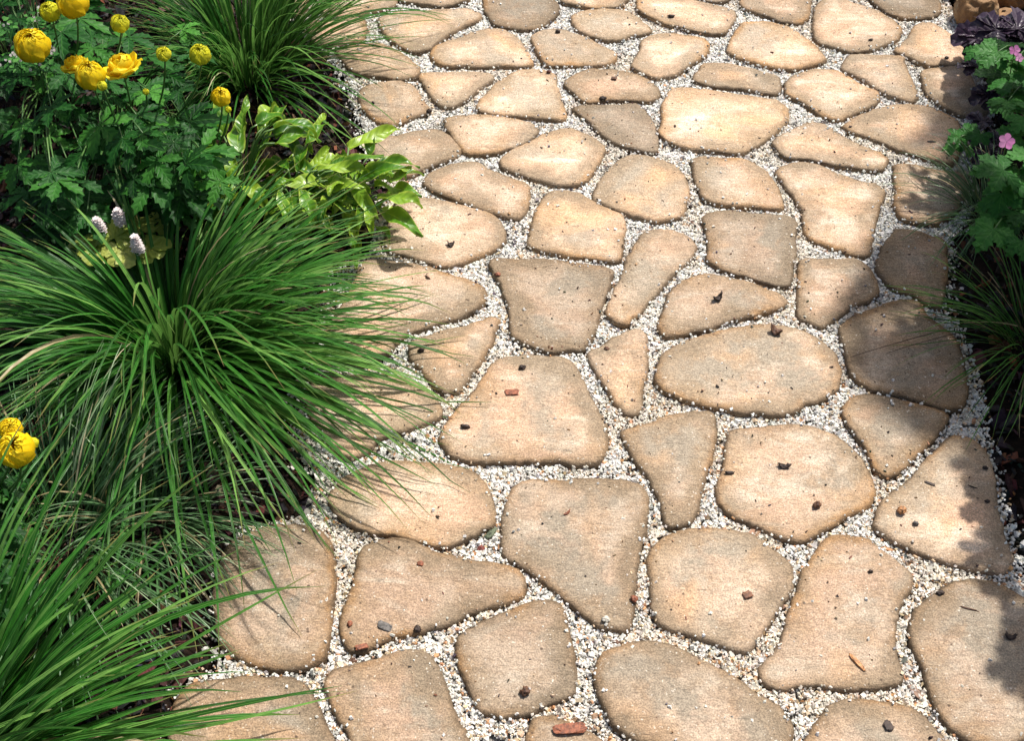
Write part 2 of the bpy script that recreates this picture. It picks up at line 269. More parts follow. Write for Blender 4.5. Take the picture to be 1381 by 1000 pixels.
('large flagstone with square top, narrowing downwards, rust spot at upper right', (.35,.45,.49), [(678,724),(679,693),(689,667),(705,653),(740,649),(766,650),(805,648),(844,652),(865,659),(872,672),(870,698),(868,724),(860,748),(858,770),(855,800),(847,849),(829,849),(813,847),(787,829),(756,803),(740,790),(723,779),(687,753),(679,740)]),
('tall wedge flagstone narrowing to a rounded foot', (.25,.35,.5), [(840,584),(857,580),(896,566),(922,560),(954,558),(964,566),(964,589),(959,615),(949,646),(941,683),(933,702),(909,711),(899,709),(891,683),(881,657),(865,631),(849,607)]),
('large roundish flagstone with two dark husks and a curl of bark', (.3,.5,.52), [(982,592),(990,581),(1027,579),(1053,575),(1080,576),(1105,580),(1130,592),(1149,607),(1165,627),(1179,667),(1167,683),(1136,699),(1112,714),(1094,727),(1073,731),(1047,722),(1021,710),(995,701),(969,680),(967,659),(975,639)]),
('triangular flagstone pointing down with a rusty outline', (.3,.95,.5), [(1136,550),(1149,539),(1177,534),(1203,539),(1243,550),(1276,560),(1274,571),(1261,589),(1237,612),(1219,633),(1196,644),(1180,633),(1170,612),(1157,592),(1141,571)]),
('large pale flagstone with leaf shadows and a reddish bead, right edge', (.0,.2,.56), [(1181,700),(1183,690),(1198,672),(1224,652),(1250,623),(1269,602),(1284,590),(1303,592),(1323,605),(1334,628),(1339,657),(1347,699),(1360,738),(1363,755),(1352,771),(1329,771),(1290,762),(1250,749),(1224,740),(1198,727),(1180,712)]),
('smooth tan rounded flagstone with one brown chip in its right half', (.1,.2,.54), [(878,746),(896,727),(930,717),(954,713),(985,719),(1014,725),(1030,738),(1045,748),(1061,763),(1068,779),(1063,803),(1048,821),(1027,855),(1009,877),(988,876),(962,865),(922,855),(891,842),(881,818),(876,779),(876,753)]),
('tall bell-shaped flagstone with an orange splinter lying on it', (.35,.15,.5), [(1099,748),(1120,727),(1146,725),(1172,732),(1188,745),(1203,758),(1227,779),(1227,797),(1209,823),(1205,849),(1207,886),(1214,918),(1188,926),(1146,929),(1089,924),(1047,929),(1029,918),(1027,902),(1044,883),(1057,852),(1073,808),(1084,776)]),
('large flagstone in the lower right corner with a twig and soft shadows', (.35,.6,.48), [(1227,844),(1235,823),(1261,803),(1287,787),(1316,783),(1344,790),(1368,803),(1392,820),(1410,870),(1412,930),(1400,985),(1360,1003),(1310,1000),(1282,982),(1263,956),(1250,917),(1235,881)]),
('wide brown wedge flagstone with a dark grey flake, lower left of the path', (.35,.5,.47), [(465,870),(461,844),(470,808),(481,774),(489,745),(500,735),(530,728),(552,732),(583,745),(622,756),(661,761),(697,771),(706,784),(704,805),(671,818),(635,829),(603,842),(567,852),(530,860),(504,873),(476,880)]),
('rounded square grey-tan flagstone with a dark round bead near its foot', (.45,.2,.48), [(616,870),(627,855),(661,836),(708,818),(739,814),(756,821),(763,844),(771,876),(776,907),(774,933),(761,943),(740,950),(708,962),(676,969),(650,962),(635,933),(622,902)]),
('flagstone cut off by the bottom edge, left of the rounded square one', (.25,.25,.49), [(440,922),(450,907),(478,899),(517,889),(546,881),(575,883),(588,896),(601,933),(614,969),(628,1000),(630,1025),(560,1040),(490,1025),(474,998),(457,969)]),
('wide slanting flagstone at the bottom edge, right of centre', (.3,.5,.49), [(803,909),(816,883),(844,872),(886,868),(909,873),(938,889),(975,907),(1014,933),(1048,954),(1066,977),(1066,1000),(1040,1025),(960,1030),(890,1012),(852,995),(826,975),(808,938)]),
('flagstone cut off by the bottom edge, below the bell-shaped one', (.25,.35,.51), [(1085,1010),(1099,982),(1117,956),(1141,945),(1177,949),(1230,959),(1253,975),(1270,1000),(1260,1030),(1180,1045),(1105,1035)]),
('grey corner of a flagstone at the bottom edge under the red bark chip', (.55,.1,.46), [(712,1000),(722,973),(745,968),(780,985),(808,1000),(825,1020),(770,1040),(715,1030)]),
('brown flagstone in the bottom left beside the mulch, under near grass blades', (.3,.75,.46), [(232,1000),(240,950),(262,925),(330,915),(395,918),(418,935),(436,972),(448,1005),(420,1030),(300,1040)]),
('rusty brown flagstone hanging grass tips over, left of the wide brown wedge', (.2,.9,.46), [(449,766),(449,805),(444,857),(434,891),(400,905),(350,900),(300,870),(290,800),(310,740),(360,712),(420,715),(445,735)]),
('small brown flagstone tip in the top left among the upper tussock blades', (.1,.6,.45), [(385,-10),(413,-5),(412,12),(395,22),(370,15),(368,0)]),
]
STONE_H = 0.0125
def smooth_outline(pts, rng, step=0.007):
    n = len(pts); out = []
    for i in range(n):
        p0, p1, p2, p3 = pts[i - 1], pts[i], pts[(i + 1) % n], pts[(i + 2) % n]
        d = (p2 - p1).length; m = max(2, int(d / step))
        for j in range(m):
            t = j / m
            q = 0.5 * ((2 * p1) + (p2 - p0) * t + (2 * p0 - 5 * p1 + 4 * p2 - p3) * t * t + (3 * p1 - p0 - 3 * p2 + p3) * t ** 3)
            lin = p1.lerp(p2, t)
            out.append(q.lerp(lin, 0.35))
    off = rng.uniform(0, 50); res = []
    ccw = sum(out[i - 1].x * q.y - q.x * out[i - 1].y for i, q in enumerate(out)) > 0
    c = sum(out, Vector((0, 0, 0))) / len(out)
    for i, q in enumerate(out):
        a = noise.noise(Vector((q.x * 22 + off, q.y * 22, 0))) * 0.0034 + noise.noise(Vector((q.x * 75, q.y * 75 + off, 3))) * 0.0024 + noise.noise(Vector((q.x * 190, q.y * 190 + off, 7))) * 0.0020 * (1 + noise.noise(Vector((q.x * 9, q.y * 9 + off, 1))))
        tng = (out[(i + 1) % len(out)] - out[i - 1]); nrm = Vector((tng.y, -tng.x, 0))
        if nrm.length > 1e-9: nrm.normalize()
        res.append(q + nrm * a + nrm * (0.0040 if ccw else -0.0040))
    return res

def seg_dist(P, poly):
    """distance of each point of P to the closed polygon, and whether it is inside"""
    A = poly; B = np.roll(poly, -1, axis=0); d2 = np.full(len(P), 1e9); ins = np.zeros(len(P), bool)
    for a, b in zip(A, B):
        ab = b - a; L = max(ab @ ab, 1e-12); t = np.clip(((P - a) @ ab) / L, 0, 1)
        q = a + t[:, None] * ab; d2 = np.minimum(d2, ((P - q) ** 2).sum(1))
        cond = (a[1] > P[:, 1]) != (b[1] > P[:, 1])
        with np.errstate(divide='ignore', invalid='ignore'):
            xi = (b[0] - a[0]) * (P[:, 1] - a[1]) / (b[1] - a[1]) + a[0]
        ins ^= cond & (P[:, 0] < xi)
    return np.sqrt(d2), ins

# grid that remembers how high the paving stands and how far inside a stone one is
GX0, GX1, GY0, GY1, GS = -1.3, 1.5, 0.4, 2.8, 0.0025
NX, NY = int((GX1 - GX0) / GS), int((GY1 - GY0) / GS)
SD = np.full((NY, NX), -1.0); HT = np.zeros((NY, NX))
def profile(d, wd=0.017):
    t = np.clip(d / wd, 0, 1); return STONE_H * (0.50 + 0.50 * np.sqrt(np.clip(1 - (1 - t) ** 2.2, 0, 1)))

def build_stone(i, label, tone, px):
    rng = random.Random(100 + i)
    raw = [at(x, y, STONE_H * .6) for x, y in px]
    out = smooth_outline(raw, rng)
    poly = np.array([(p.x, p.y) for p in out])
    c = poly.mean(0)
    lo, hi = poly.min(0), poly.max(0)
    rs = np.random.RandomState(i)
    s = 0.0075
    gx, gy = np.meshgrid(np.arange(lo[0], hi[0], s), np.arange(lo[1], hi[1], s))
    P = np.stack([gx.ravel(), gy.ravel()], 1) + rs.uniform(-.3, .3, (gx.size, 2)) * s
    d, ins = seg_dist(P, poly); P = P[ins & (d > 0.011)]
    rings = []
    nxt = np.roll(poly, -1, 0); prv = np.roll(poly, 1, 0); tg = nxt - prv; nr = np.stack([-tg[:, 1], tg[:, 0]], 1)
    nr /= np.maximum(np.linalg.norm(nr, axis=1), 1e-9)[:, None]
    area = 0.5 * np.sum(poly[:, 0] * nxt[:, 1] - nxt[:, 0] * poly[:, 1])
    if area < 0: nr = -nr
    for off in (0.0012, 0.0032, 0.0062, 0.0098):
        q = poly + nr * off; dd, ii = seg_dist(q, poly); rings.append(q[ii & (dd > off * .85)])
    Q = np.concatenate([P] + rings)
    vs = [Vector(p) for p in poly] + [Vector(p) for p in Q]
    n = len(poly); order = list(range(n)) if area > 0 else list(range(n))[::-1]
    V, E, F, *_ = delaunay_2d_cdt(vs, [], [order], 1, 1e-6)
    V = np.array([(v.x, v.y) for v in V]); dV, _ = seg_dist(V, poly)
    wd = rng.uniform(.004, .011); H = rng.uniform(-.0015, .002)
    tx, ty = rng.uniform(-.012, .012), rng.uniform(-.012, .012)
    z = profile(dV, wd)
    fade = np.clip(dV / .02, 0, 1)
    z = z + fade * H
    nz = np.array([noise.noise(Vector((a * 9 + i, b * 9, 0))) * .0026 + noise.noise(Vector((a * 30, b * 30 + i, 0))) * .0013 + noise.noise(Vector((a * 85, b * 85 + i, 5))) * .0005 for a, b in V])
    z = z + nz * (.4 + .6 * fade) + ((V[:, 0] - c[0]) * tx + (V[:, 1] - c[1]) * ty)
    me_v = [(V[j, 0] - c[0], V[j, 1] - c[1], z[j]) for j in range(len(V))]
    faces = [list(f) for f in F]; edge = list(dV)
    bl = {}                                                    # skirt: the flank going down into the gravel
    cnt = {}
    for f in faces:
        for a, b in zip(f, f[1:] + f[:1]): cnt[(a, b)] = cnt.get((a, b), 0) + 1
    for (a, b) in list(cnt):
        if (b, a) not in cnt:
            ids = []
            for q in (a, b):
                if q not in bl:
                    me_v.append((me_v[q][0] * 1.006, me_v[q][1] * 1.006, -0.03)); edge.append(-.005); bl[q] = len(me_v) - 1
                ids.append(bl[q])
            faces.append([b, a, ids[0], ids[1]])
    me = bpy.data.meshes.new('flagstone'); me.from_pydata(me_v, [], faces)
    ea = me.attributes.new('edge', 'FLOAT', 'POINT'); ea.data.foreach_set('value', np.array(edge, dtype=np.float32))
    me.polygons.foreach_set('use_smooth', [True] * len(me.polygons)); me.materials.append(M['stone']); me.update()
    o = bpy.data.objects.new('flagstone', me); o.location = (c[0], c[1], 0); COL.objects.link(o)
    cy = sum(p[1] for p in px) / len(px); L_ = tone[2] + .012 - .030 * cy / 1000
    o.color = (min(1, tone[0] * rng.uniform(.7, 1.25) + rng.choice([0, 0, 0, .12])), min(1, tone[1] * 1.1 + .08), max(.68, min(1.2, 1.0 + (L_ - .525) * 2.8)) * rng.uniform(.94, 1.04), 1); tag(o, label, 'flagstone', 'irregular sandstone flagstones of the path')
    x0, x1 = int((lo[0] - .02 - GX0) / GS), int((hi[0] + .02 - GX0) / GS); y0, y1 = int((lo[1] - .02 - GY0) / GS), int((hi[1] + .02 - GY0) / GS)
    x0, y0, x1, y1 = max(x0, 0), max(y0, 0), min(x1, NX), min(y1, NY)
    gx, gy = np.meshgrid(GX0 + (np.arange(x0, x1) + .5) * GS, GY0 + (np.arange(y0, y1) + .5) * GS)
    d, ins = seg_dist(np.stack([gx.ravel(), gy.ravel()], 1), poly)
    sd = np.where(ins, d, -d).reshape(gx.shape)
    SD[y0:y1, x0:x1] = np.maximum(SD[y0:y1, x0:x1], sd)
    HT[y0:y1, x0:x1] = np.where(sd > 0, profile(np.abs(sd), wd) + H * np.clip(sd / .02, 0, 1) + (gx - c[0]) * tx + (gy - c[1]) * ty, HT[y0:y1, x0:x1])
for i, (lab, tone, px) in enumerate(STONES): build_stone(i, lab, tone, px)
def ground_z(x, y):
    ix, iy = int((x - GX0) / GS), int((y - GY0) / GS)
    return HT[iy, ix] if 0 <= ix < NX and 0 <= iy < NY and SD[iy, ix] > 0 else 0.0

# ------------------------------------------------------------------ ground: soil, path bedding, gravel, mulch
LEFT = [(375,-60),(385,0),(440,60),(470,110),(500,200),(528,270),(502,345),(470,360),(440,420),(430,490),(400,520),(405,590),(425,640),(405,700),(340,715),(312,760),(306,900),(262,925),(245,1010),(220,1120)]
RIGHT = [(1270,-60),(1282,0),(1290,45),(1318,90),(1330,155),(1300,235),(1300,290),(1275,330),(1268,420),(1300,470),(1325,570),(1322,600),(1345,680),(1372,775),(1400,810),(1440,1010),(1470,1120)]
Lw = np.array([at(*p)[:2] for p in LEFT]); Rw = np.array([at(*p)[:2] for p in RIGHT])
Lw = Lw[np.argsort(Lw[:, 1])]; Rw = Rw[np.argsort(Rw[:, 1])]
def xl(y): return np.interp(y, Lw[:, 1], Lw[:, 0])
def xr(y): return np.interp(y, Rw[:, 1], Rw[:, 0])
def nmap(x, y, s, o=0):
    return np.array([noise.fractal(Vector((a * s, b * s, o)), 1.0, 2.0, 4) for a, b in zip(np.ravel(x), np.ravel(y))]).reshape(np.shape(x))

def grid_sheet(name, xs, ys, zf, mat, kind='structure'):
    gx, gy = np.meshgrid(xs, ys); z = zf(gx, gy); n = len(xs)
    v = np.stack([gx.ravel(), gy.ravel(), z.ravel()], 1)
    f = [(r * n + c, r * n + c + 1, (r + 1) * n + c + 1, (r + 1) * n + c) for r in range(len(ys) - 1) for c in range(n - 1)]
    me = bpy.data.meshes.new(name); me.from_pydata(v.tolist(), [], f); me.polygons.foreach_set('use_smooth', [True] * len(f))
    me.materials.append(mat); o = bpy.data.objects.new(name, me); COL.objects.link(o); tag(o, kind=kind); return o
def soil_z(gx, gy):
    outL = xl(gy) - gx; outR = gx - xr(gy); o = np.maximum(outL, outR)
    rise = np.clip((o + .0) / .06, 0, 1); rise = rise * rise * (3 - 2 * rise)
    return -0.02 + rise * (0.028 + nmap(gx, gy, 14) * .012 + nmap(gx, gy, 4, 3) * .012)
far = lambda a, b, n: list(np.sign(b) * np.geomspace(abs(a), abs(b), n))
xs = [-120, -30, -8, -4, -2.4] + list(np.arange(-1.5, 1.6, .02)) + [2.4, 4, 8, 30, 120]
ys = [-120, -30, -8, -3, -1, 0] + list(np.arange(.3, 3.0, .02)) + [3.4, 4.5, 8, 30, 120]
grid_sheet('ground', xs, ys, soil_z, M['soil'])
ys = np.arange(-.4, 4.6, .02)
v = []; f = []
for j, y in enumerate(ys):
    a, b = xl(y), xr(y); wob = noise.noise(Vector((0, y * 12, 0))) * .012
    for t in (0, .25, .5, .75, 1): v.append((a + (b - a) * t + (wob if t in (0, 1) else 0), y, -0.004))
for j in range(len(ys) - 1):
    for t in range(4): f.append((j * 5 + t, j * 5 + t + 1, j * 5 + t + 6, j * 5 + t + 5))
me = bpy.data.meshes.new('path'); me.from_pydata(v, [], f); me.materials.append(M['bed'])
o = bpy.data.objects.new('path', me); COL.objects.link(o); tag(o, kind='structure')

def chips(name, P, size, aspect, cols, mat, seed, tilt=1.0):
    """many irregular angular chips in one mesh: P centres (n,3), size (n,), aspect (n,3), colour (n,3)"""
    rs = np.random.RandomState(seed); n = len(P)
    base = np.array([(-1,-1,-1),(1,-1,-1),(1,1,-1),(-1,1,-1),(-1,-1,1),(1,-1,1),(1,1,1),(-1,1,1)], float) * .5
    V = base[None] * (1 + rs.uniform(-.45, .25, (n, 8, 3))) * aspect[:, None, :] * size[:, None, None]
    # random rotation
    q = rs.normal(size=(n, 4)); 
    if tilt < 1: q[:, 1:3] *= tilt
    q /= np.linalg.norm(q, axis=1)[:, None]; a, b, c, d = q.T
    Rm = np.stack([np.stack([1-2*(c*c+d*d), 2*(b*c-a*d), 2*(b*d+a*c)], -1), np.stack([2*(b*c+a*d), 1-2*(b*b+d*d), 2*(c*d-a*b)], -1), np.stack([2*(b*d-a*c), 2*(c*d+a*b), 1-2*(b*b+c*c)], -1)], 1)
    V = np.einsum('nij,nkj->nki', Rm, V) + P[:, None, :]
    T = np.array([(0,3,2),(0,2,1),(4,5,6),(4,6,7),(0,1,5),(0,5,4),(1,2,6),(1,6,5),(2,3,7),(2,7,6),(3,0,4),(3,4,7)])
    F = (T[None] + (np.arange(n) * 8)[:, None, None]).reshape(-1, 3)
    me = bpy.data.meshes.new(name); nv, nf = n * 8, len(F)
    me.vertices.add(nv); me.vertices.foreach_set('co', V.reshape(-1).astype(np.float32))
    me.loops.add(nf * 3); me.loops.foreach_set('vertex_index', F.reshape(-1).astype(np.int32))
    me.polygons.add(nf); me.polygons.foreach_set('loop_start', (np.arange(nf) * 3).astype(np.int32)); me.polygons.foreach_set('loop_total', np.full(nf, 3, np.int32))
    ca = me.color_attributes.new('col', 'FLOAT_COLOR', 'POINT')
    C4 = np.ones((n, 8, 4), np.float32); C4[:, :, :3] = cols[:, None, :]; ca.data.foreach_set('color', C4.reshape(-1))
    me.update(calc_edges=True); me.polygons.foreach_set('use_smooth', np.zeros(nf, bool)); me.materials.append(mat)
    o = bpy.data.objects.new(name, me); COL.objects.link(o); return o

rs = np.random.RandomState(5)
def lookup(x, y):
    ix = np.clip(((x - GX0) / GS).astype(int), 0, NX - 1); iy = np.clip(((y - GY0) / GS).astype(int), 0, NY - 1)
    return SD[iy, ix], HT[iy, ix]
def pick(n, table, rs):
    w_ = np.array([t[0] for t in table]); idx = rs.choice(len(table), n, p=w_ / w_.sum())
    c = np.array([t[1] for t in table])[idx]; return np.clip(c * rs.uniform(.75, 1.2, (n, 1)) + rs.uniform(-.02, .02, (n, 3)), .01, .92)
# main gravel
N = 620000
x = rs.uniform(-.9, 1.25, N); y = rs.uniform(.42, 2.55, N)
sd, ht = lookup(x, y)
inpath = (x > xl(y) - .004 + rs.exponential(.012, N) * rs.choice([-1, 1], N)) & (x < xr(y) + .004 + rs.exponential(.012, N) * rs.choice([-1, 1], N))
free = sd < 0.0005
spill = (sd >= .0005) & (rs.uniform(0, 1, N) < .05 * np.exp(-sd / .005) * (sd > .002) + .0011)
keep = inpath & (free | spill) & (sd > -.2)
x, y, sd, ht = x[keep], y[keep], sd[keep], ht[keep]; n = len(x)
size = rs.lognormal(math.log(.0034), .33, n).clip(.0018, .0078); on = sd > 0
size[on] = np.minimum(size[on], .0042)
z = np.where(on, ht + size * .15, .0024 + rs.uniform(-.0013, .0013, n) + .0015 * nmap(x, y, 18))
far_t = np.clip((y - .7) / 1.2, 0, 1)
tabn = [(50, (.82, .79, .71)), (20, (.69, .66, .60)), (10, (.86, .83, .77)), (13, (.62, .48, .32)), (4, (.55, .29, .14)), (3, (.34, .32, .30)), (1.2, (.15, .14, .13)), (3, (.36, .24, .15))]
tabf = [(52, (.84, .82, .75)), (24, (.72, .70, .65)), (14, (.88, .86, .81)), (7, (.68, .56, .42)), (1.5, (.5, .3, .16)), (3.5, (.26, .26, .26)), (2, (.09, .09, .09))]
cn, cf = pick(n, tabn, rs), pick(n, tabf, rs); cols = np.where((rs.uniform(0, 1, n) < far_t)[:, None], cf, cn)
dirt = np.clip(nmap(x, y, 7, 4) * 1.3, 0, .32)[:, None]; cols = cols * .95; cols = cols * (1 - dirt) + cols * np.array((.86, .70, .50)) * dirt
asp = np.stack([rs.uniform(.8, 1.45, n), rs.uniform(.7, 1.1, n), rs.uniform(.5, .9, n)], 1)
g = chips('gravel', np.stack([x, y, z], 1), size, asp, cols, M['gravel'], 8)
tag(g, 'pale crushed stone gravel filling the joints between the flagstones', 'gravel', kind='stuff')
print('gravel chips', n)
# mulch
N = 60000
x = rs.uniform(-1.35, 1.5, N); y = rs.uniform(.4, 2.6, N)
o_ = np.maximum(xl(y) - x, x - xr(y)); keep = (o_ > -.004) & (rs.uniform(0, 1, N) < .75); x, y, o_ = x[keep], y[keep], o_[keep]; n = len(x)
rise = np.clip(o_ / .06, 0, 1); rise = rise * rise * (3 - 2 * rise)
z = -.02 + rise * .030 + rs.uniform(-.001, .007, n) + .006 * (1 - rise)
size = rs.lognormal(math.log(.009), .45, n).clip(.003, .026)
asp = np.stack([rs.uniform(.9, 2.0, n), rs.uniform(.4, .9, n), rs.uniform(.12, .35, n)], 1)
cols = pick(n, [(40, (.012, .007, .005)), (26, (.028, .011, .007)), (12, (.075, .022, .012)), (6, (.17, .055, .027)), (.6, (.30, .16, .09)), (1, (.2, .17, .13))], rs)
g = chips('bark_mulch', np.stack([x, y, z], 1), size, asp, cols, M['bark'], 9, .45)
tag(g, 'dark red-brown bark mulch covering the planting beds', 'mulch', kind='stuff')

# tiny crumbs of bark and soil strewn over the stones and the joints
n = 1500; x = rs.uniform(-.75, 1.05, n); y = rs.uniform(.5, 2.4, n); y = y * .6 + .4 * rs.choice(y, n); sd, ht = lookup(x, y)
keep = (x > xl(y)) & (x < xr(y)); x, y, sd, ht = x[keep], y[keep], sd[keep], ht[keep]; n = len(x)
size = rs.lognormal(math.log(.0017), .35, n).clip(.0008, .0042); z = np.where(sd > 0, ht, .002) + size * .2
asp = np.stack([rs.uniform(.9, 2.4, n), rs.uniform(.5, 1, n), rs.uniform(.4, .8, n)], 1)
g = chips('bark_litter', np.stack([x, y, z], 1), size, asp, pick(n, [(5, (.03, .018, .012)), (3, (.10, .045, .02)), (1, (.22, .10, .05))], rs), M['bark'], 12, .4)
tag(g, 'tiny dark crumbs of bark strewn over flagstones and gravel', 'litter', kind='stuff')

# ------------------------------------------------------------------ plant builders
def blade(mb, base, az, el, L, wd, droop, rng, tint, floor=True, n=11, curl=0.0, fold=.35, pw=1.5):
    """a long arching grass blade, folded along its midrib"""
    p = Vector(base); prev = None; h = L / n
    roll = rng.uniform(-.7, .7); gz = None
    for i in range(n + 1):
        s = i / n
        e = el - droop * s ** pw; a = az + curl * s * s
        d = Vector((math.cos(e) * math.cos(a), math.cos(e) * math.sin(a), math.sin(e)))
        side = Vector((-math.sin(a), math.cos(a), 0)); up = side.cross(d) * -1
        r = roll * (1 - s * .3)
        sd_ = side * math.cos(r) + up * math.sin(r); nn = up * math.cos(r) - side * math.sin(r)
        w_ = wd * .5 * min(1, .55 + s * 3) * (1 - s ** 2.6) ** .8 + .00015
        if floor:
            gz = ground_z(p.x, p.y) + .004 + .004 * rng.random()
            if p.z < gz: p = Vector((p.x, p.y, gz))
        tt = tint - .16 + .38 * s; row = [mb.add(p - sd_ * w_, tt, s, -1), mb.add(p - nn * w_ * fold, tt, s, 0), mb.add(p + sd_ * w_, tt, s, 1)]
        if prev:
            mb.f.append((prev[0], prev[1], row[1], row[0])); mb.f.append((prev[1], prev[2], row[2], row[1]))
        prev = row; p = p + d * h
    return p

def tube(mb, pts, r0, r1, tint=.5, k=6):
    prev = None; n = len(pts)
    for i, p in enumerate(pts):
        p = Vector(p); d = (Vector(pts[min(i + 1, n - 1)]) - Vector(pts[max(i - 1, 0)])).normalized()
        a = d.orthogonal().normalized(); b = d.cross(a); r = r0 + (r1 - r0) * i / (n - 1)
        row = [mb.add(p + (a * math.cos(t * 2 * math.pi / k) + b * math.sin(t * 2 * math.pi / k)) * r, tint, i / n, 0) for t in range(k)]
        if prev:
            for t in range(k): mb.f.append((prev[t], prev[(t + 1) % k], row[(t + 1) % k], row[t]))
        prev = row
    mb.f.append(tuple(prev))

def arc(a, b, lift, n=7, out=None):
    a, b = Vector(a), Vector(b); c = Vector((a.x * .6 + b.x * .4, a.y * .6 + b.y * .4, max(a.z, b.z) + lift)) if out is None else Vector(out)
    return [a * (1 - t) ** 2 + c * 2 * t * (1 - t) + b * t * t for t in [i / n for i in range(n + 1)]]

def frame(fwd, nrm):
    X = Vector(fwd).normalized(); N = Vector(nrm); N = (N - X * N.dot(X)).normalized(); return X, N.cross(X), N

def lobe(mb, o, X, Y, N, L, W, rng, tint, teeth=0.0, droop=.3, fold=.3, n=7, shape=.85, tipw=.0, start=0.0, wave=0.0, cup=0.0):
    """one leaf (or one lobe): two halves hinged on the midrib, toothed, drooping to the tip"""
    prev = None; ph = rng.uniform(0, 6.28)
    p = Vector(o); h = L / n
    for i in range(n + 1):
        s = i / n
        e = -droop * s ** 1.3
        d = X * math.cos(e) + N * math.sin(e); nn = N * math.cos(e) - X * math.sin(e)
        wv = W * .5 * (math.sin(math.pi * min(1, (s * (1 - start) + start)) ** shape) ** .8 if s < 1 else tipw) * (1 + teeth * (1 if i % 2 else -.75)) + .0003
        lift = [wave * math.sin(ph + s * 9), wave * math.sin(ph + 2 + s * 8)]
        c = p - nn * 0
        fw = d * (h * .55 if (teeth and i % 2) else 0)
        row = [mb.add(c - Y * wv + nn * (wv * fold + lift[0] + cup * wv) + fw, tint, s, -1), mb.add(c - Y * wv * .5 + nn * (wv * fold * .42 + lift[0] * .4), tint, s, -.5), mb.add(c, tint, s, 0),
               mb.add(c + Y * wv * .5 + nn * (wv * fold * .42 + lift[1] * .4), tint, s, .5), mb.add(c + Y * wv + nn * (wv * fold + lift[1] + cup * wv) + fw, tint, s, 1)]
        if prev:
            for k in range(4): mb.f.append((prev[k], prev[k + 1], row[k + 1], row[k]))
        prev = row; p = p + d * h

def palmate(mb, o, az, tilt, size, rng, tint, nl=5, width=.19, teeth=.26, spread=58, droop=.5, n=9, roll=0.0, fold=.22):
    X0 = Vector((math.cos(az) * math.cos(tilt), math.sin(az) * math.cos(tilt), math.sin(tilt)))
    S0 = Vector((-math.sin(az), math.cos(az), 0)); N0 = X0.cross(S0)
    S0, N0 = S0 * math.cos(roll) + N0 * math.sin(roll), N0 * math.cos(roll) - S0 * math.sin(roll)
    for k in range(nl):
        q = k - (nl - 1) / 2; a = R(spread) * q + rng.uniform(-.08, .08)
        X = X0 * math.cos(a) + S0 * math.sin(a); Y = S0 * math.cos(a) - X0 * math.sin(a)
        L = size * (1 - .13 * abs(q)) * rng.uniform(.9, 1.08)
        lobe(mb, Vector(o) + N0 * .0004 * k, X, Y, N0, L, L * width * 2, rng, tint + rng.uniform(-.05, .05), teeth, droop * rng.uniform(.6, 1.3), fold, n, 1.25)
        if teeth > .2 and width > .2:                  # side teeth: small secondary points on each lobe
            for sg in (-1, 1):
                for t_ in (.42, .66):
                    b = a + sg * R(34); X2 = X0 * math.cos(b) + S0 * math.sin(b); Y2 = S0 * math.cos(b) - X0 * math.sin(b)
                    lobe(mb, Vector(o) + X * L * t_ * .95 - N0 * (L * .10 * t_), X2, Y2, N0, L * (.40 - .12 * t_), L * .20, rng, tint, 0, droop, fold, 4, .9)

# ------------------------------------------------------------------ tussock grasses
def tussock(name, label, px, n, L, wd, seed, mat='grass', droop=(1.0, 2.2), el=(25, 86), az=(0, 360), rad=.05, cat='ornamental grass', straw=0.018, group=None, lenbias=None, clumpy=True):
    rng = random.Random(seed); b = at(*px, 0.0); mb = MB(); ms = MB()
    tufts = [(rng.uniform(*az), rng.uniform(-8, 8)) for _ in range(26)]
    for i in range(n):
        if clumpy and rng.random() < .6:
            a0, e0 = tufts[rng.randrange(26)]; a = R(a0 + rng.gauss(0, 7)); de = e0
        else: a = R(rng.uniform(*az)); de = 0
        e = R(min(88, max(8, rng.uniform(*el) + de))); rr = rad * math.sqrt(rng.random())
        p = Vector((b.x + math.cos(a) * rr, b.y + math.sin(a) * rr, .008))
        l = L * rng.uniform(.62, 1.1) * (lenbias(math.degrees(a) % 360) if lenbias else 1)
        dr = rng.uniform(*droop) * (.55 + .45 * (e / R(86)))
        s_ = rng.random() < straw
        tint = min(1.0, max(0, rng.betavariate(1.25, 1.9)))
        blade(ms if s_ else mb, p, a, e, l, wd * rng.uniform(.55, 1.15), dr, rng, tint, curl=rng.uniform(-.35, .35), pw=rng.uniform(1.1, 1.9))
    root = empty(name, b); tag(root, label, cat, group)
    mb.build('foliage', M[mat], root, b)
    if ms.v: ms.build('dry_blades', M['straw'], root, b)
    return root
G_T = 'arching green tussock grasses on the left'
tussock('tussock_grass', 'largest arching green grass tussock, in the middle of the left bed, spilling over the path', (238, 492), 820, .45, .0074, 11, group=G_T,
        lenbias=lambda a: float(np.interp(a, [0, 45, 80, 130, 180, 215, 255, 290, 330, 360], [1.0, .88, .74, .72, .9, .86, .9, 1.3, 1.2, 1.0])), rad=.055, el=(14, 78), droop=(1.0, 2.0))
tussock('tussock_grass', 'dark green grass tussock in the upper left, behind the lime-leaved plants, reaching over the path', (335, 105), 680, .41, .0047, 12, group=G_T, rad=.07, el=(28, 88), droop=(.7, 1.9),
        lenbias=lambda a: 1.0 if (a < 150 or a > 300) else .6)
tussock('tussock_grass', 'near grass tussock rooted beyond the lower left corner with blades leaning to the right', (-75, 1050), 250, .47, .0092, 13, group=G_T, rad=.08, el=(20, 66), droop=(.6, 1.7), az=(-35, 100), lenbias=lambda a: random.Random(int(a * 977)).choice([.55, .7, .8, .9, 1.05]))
tussock('fine_sedge', 'thin pale grey-green sedge sprawling under the largest tussock, left of the bare mulch', (95, 745), 400, .29, .0028, 14, mat='grass_pale', rad=.09, el=(25, 80), droop=(1.2, 2.6), cat='sedge', straw=.08)
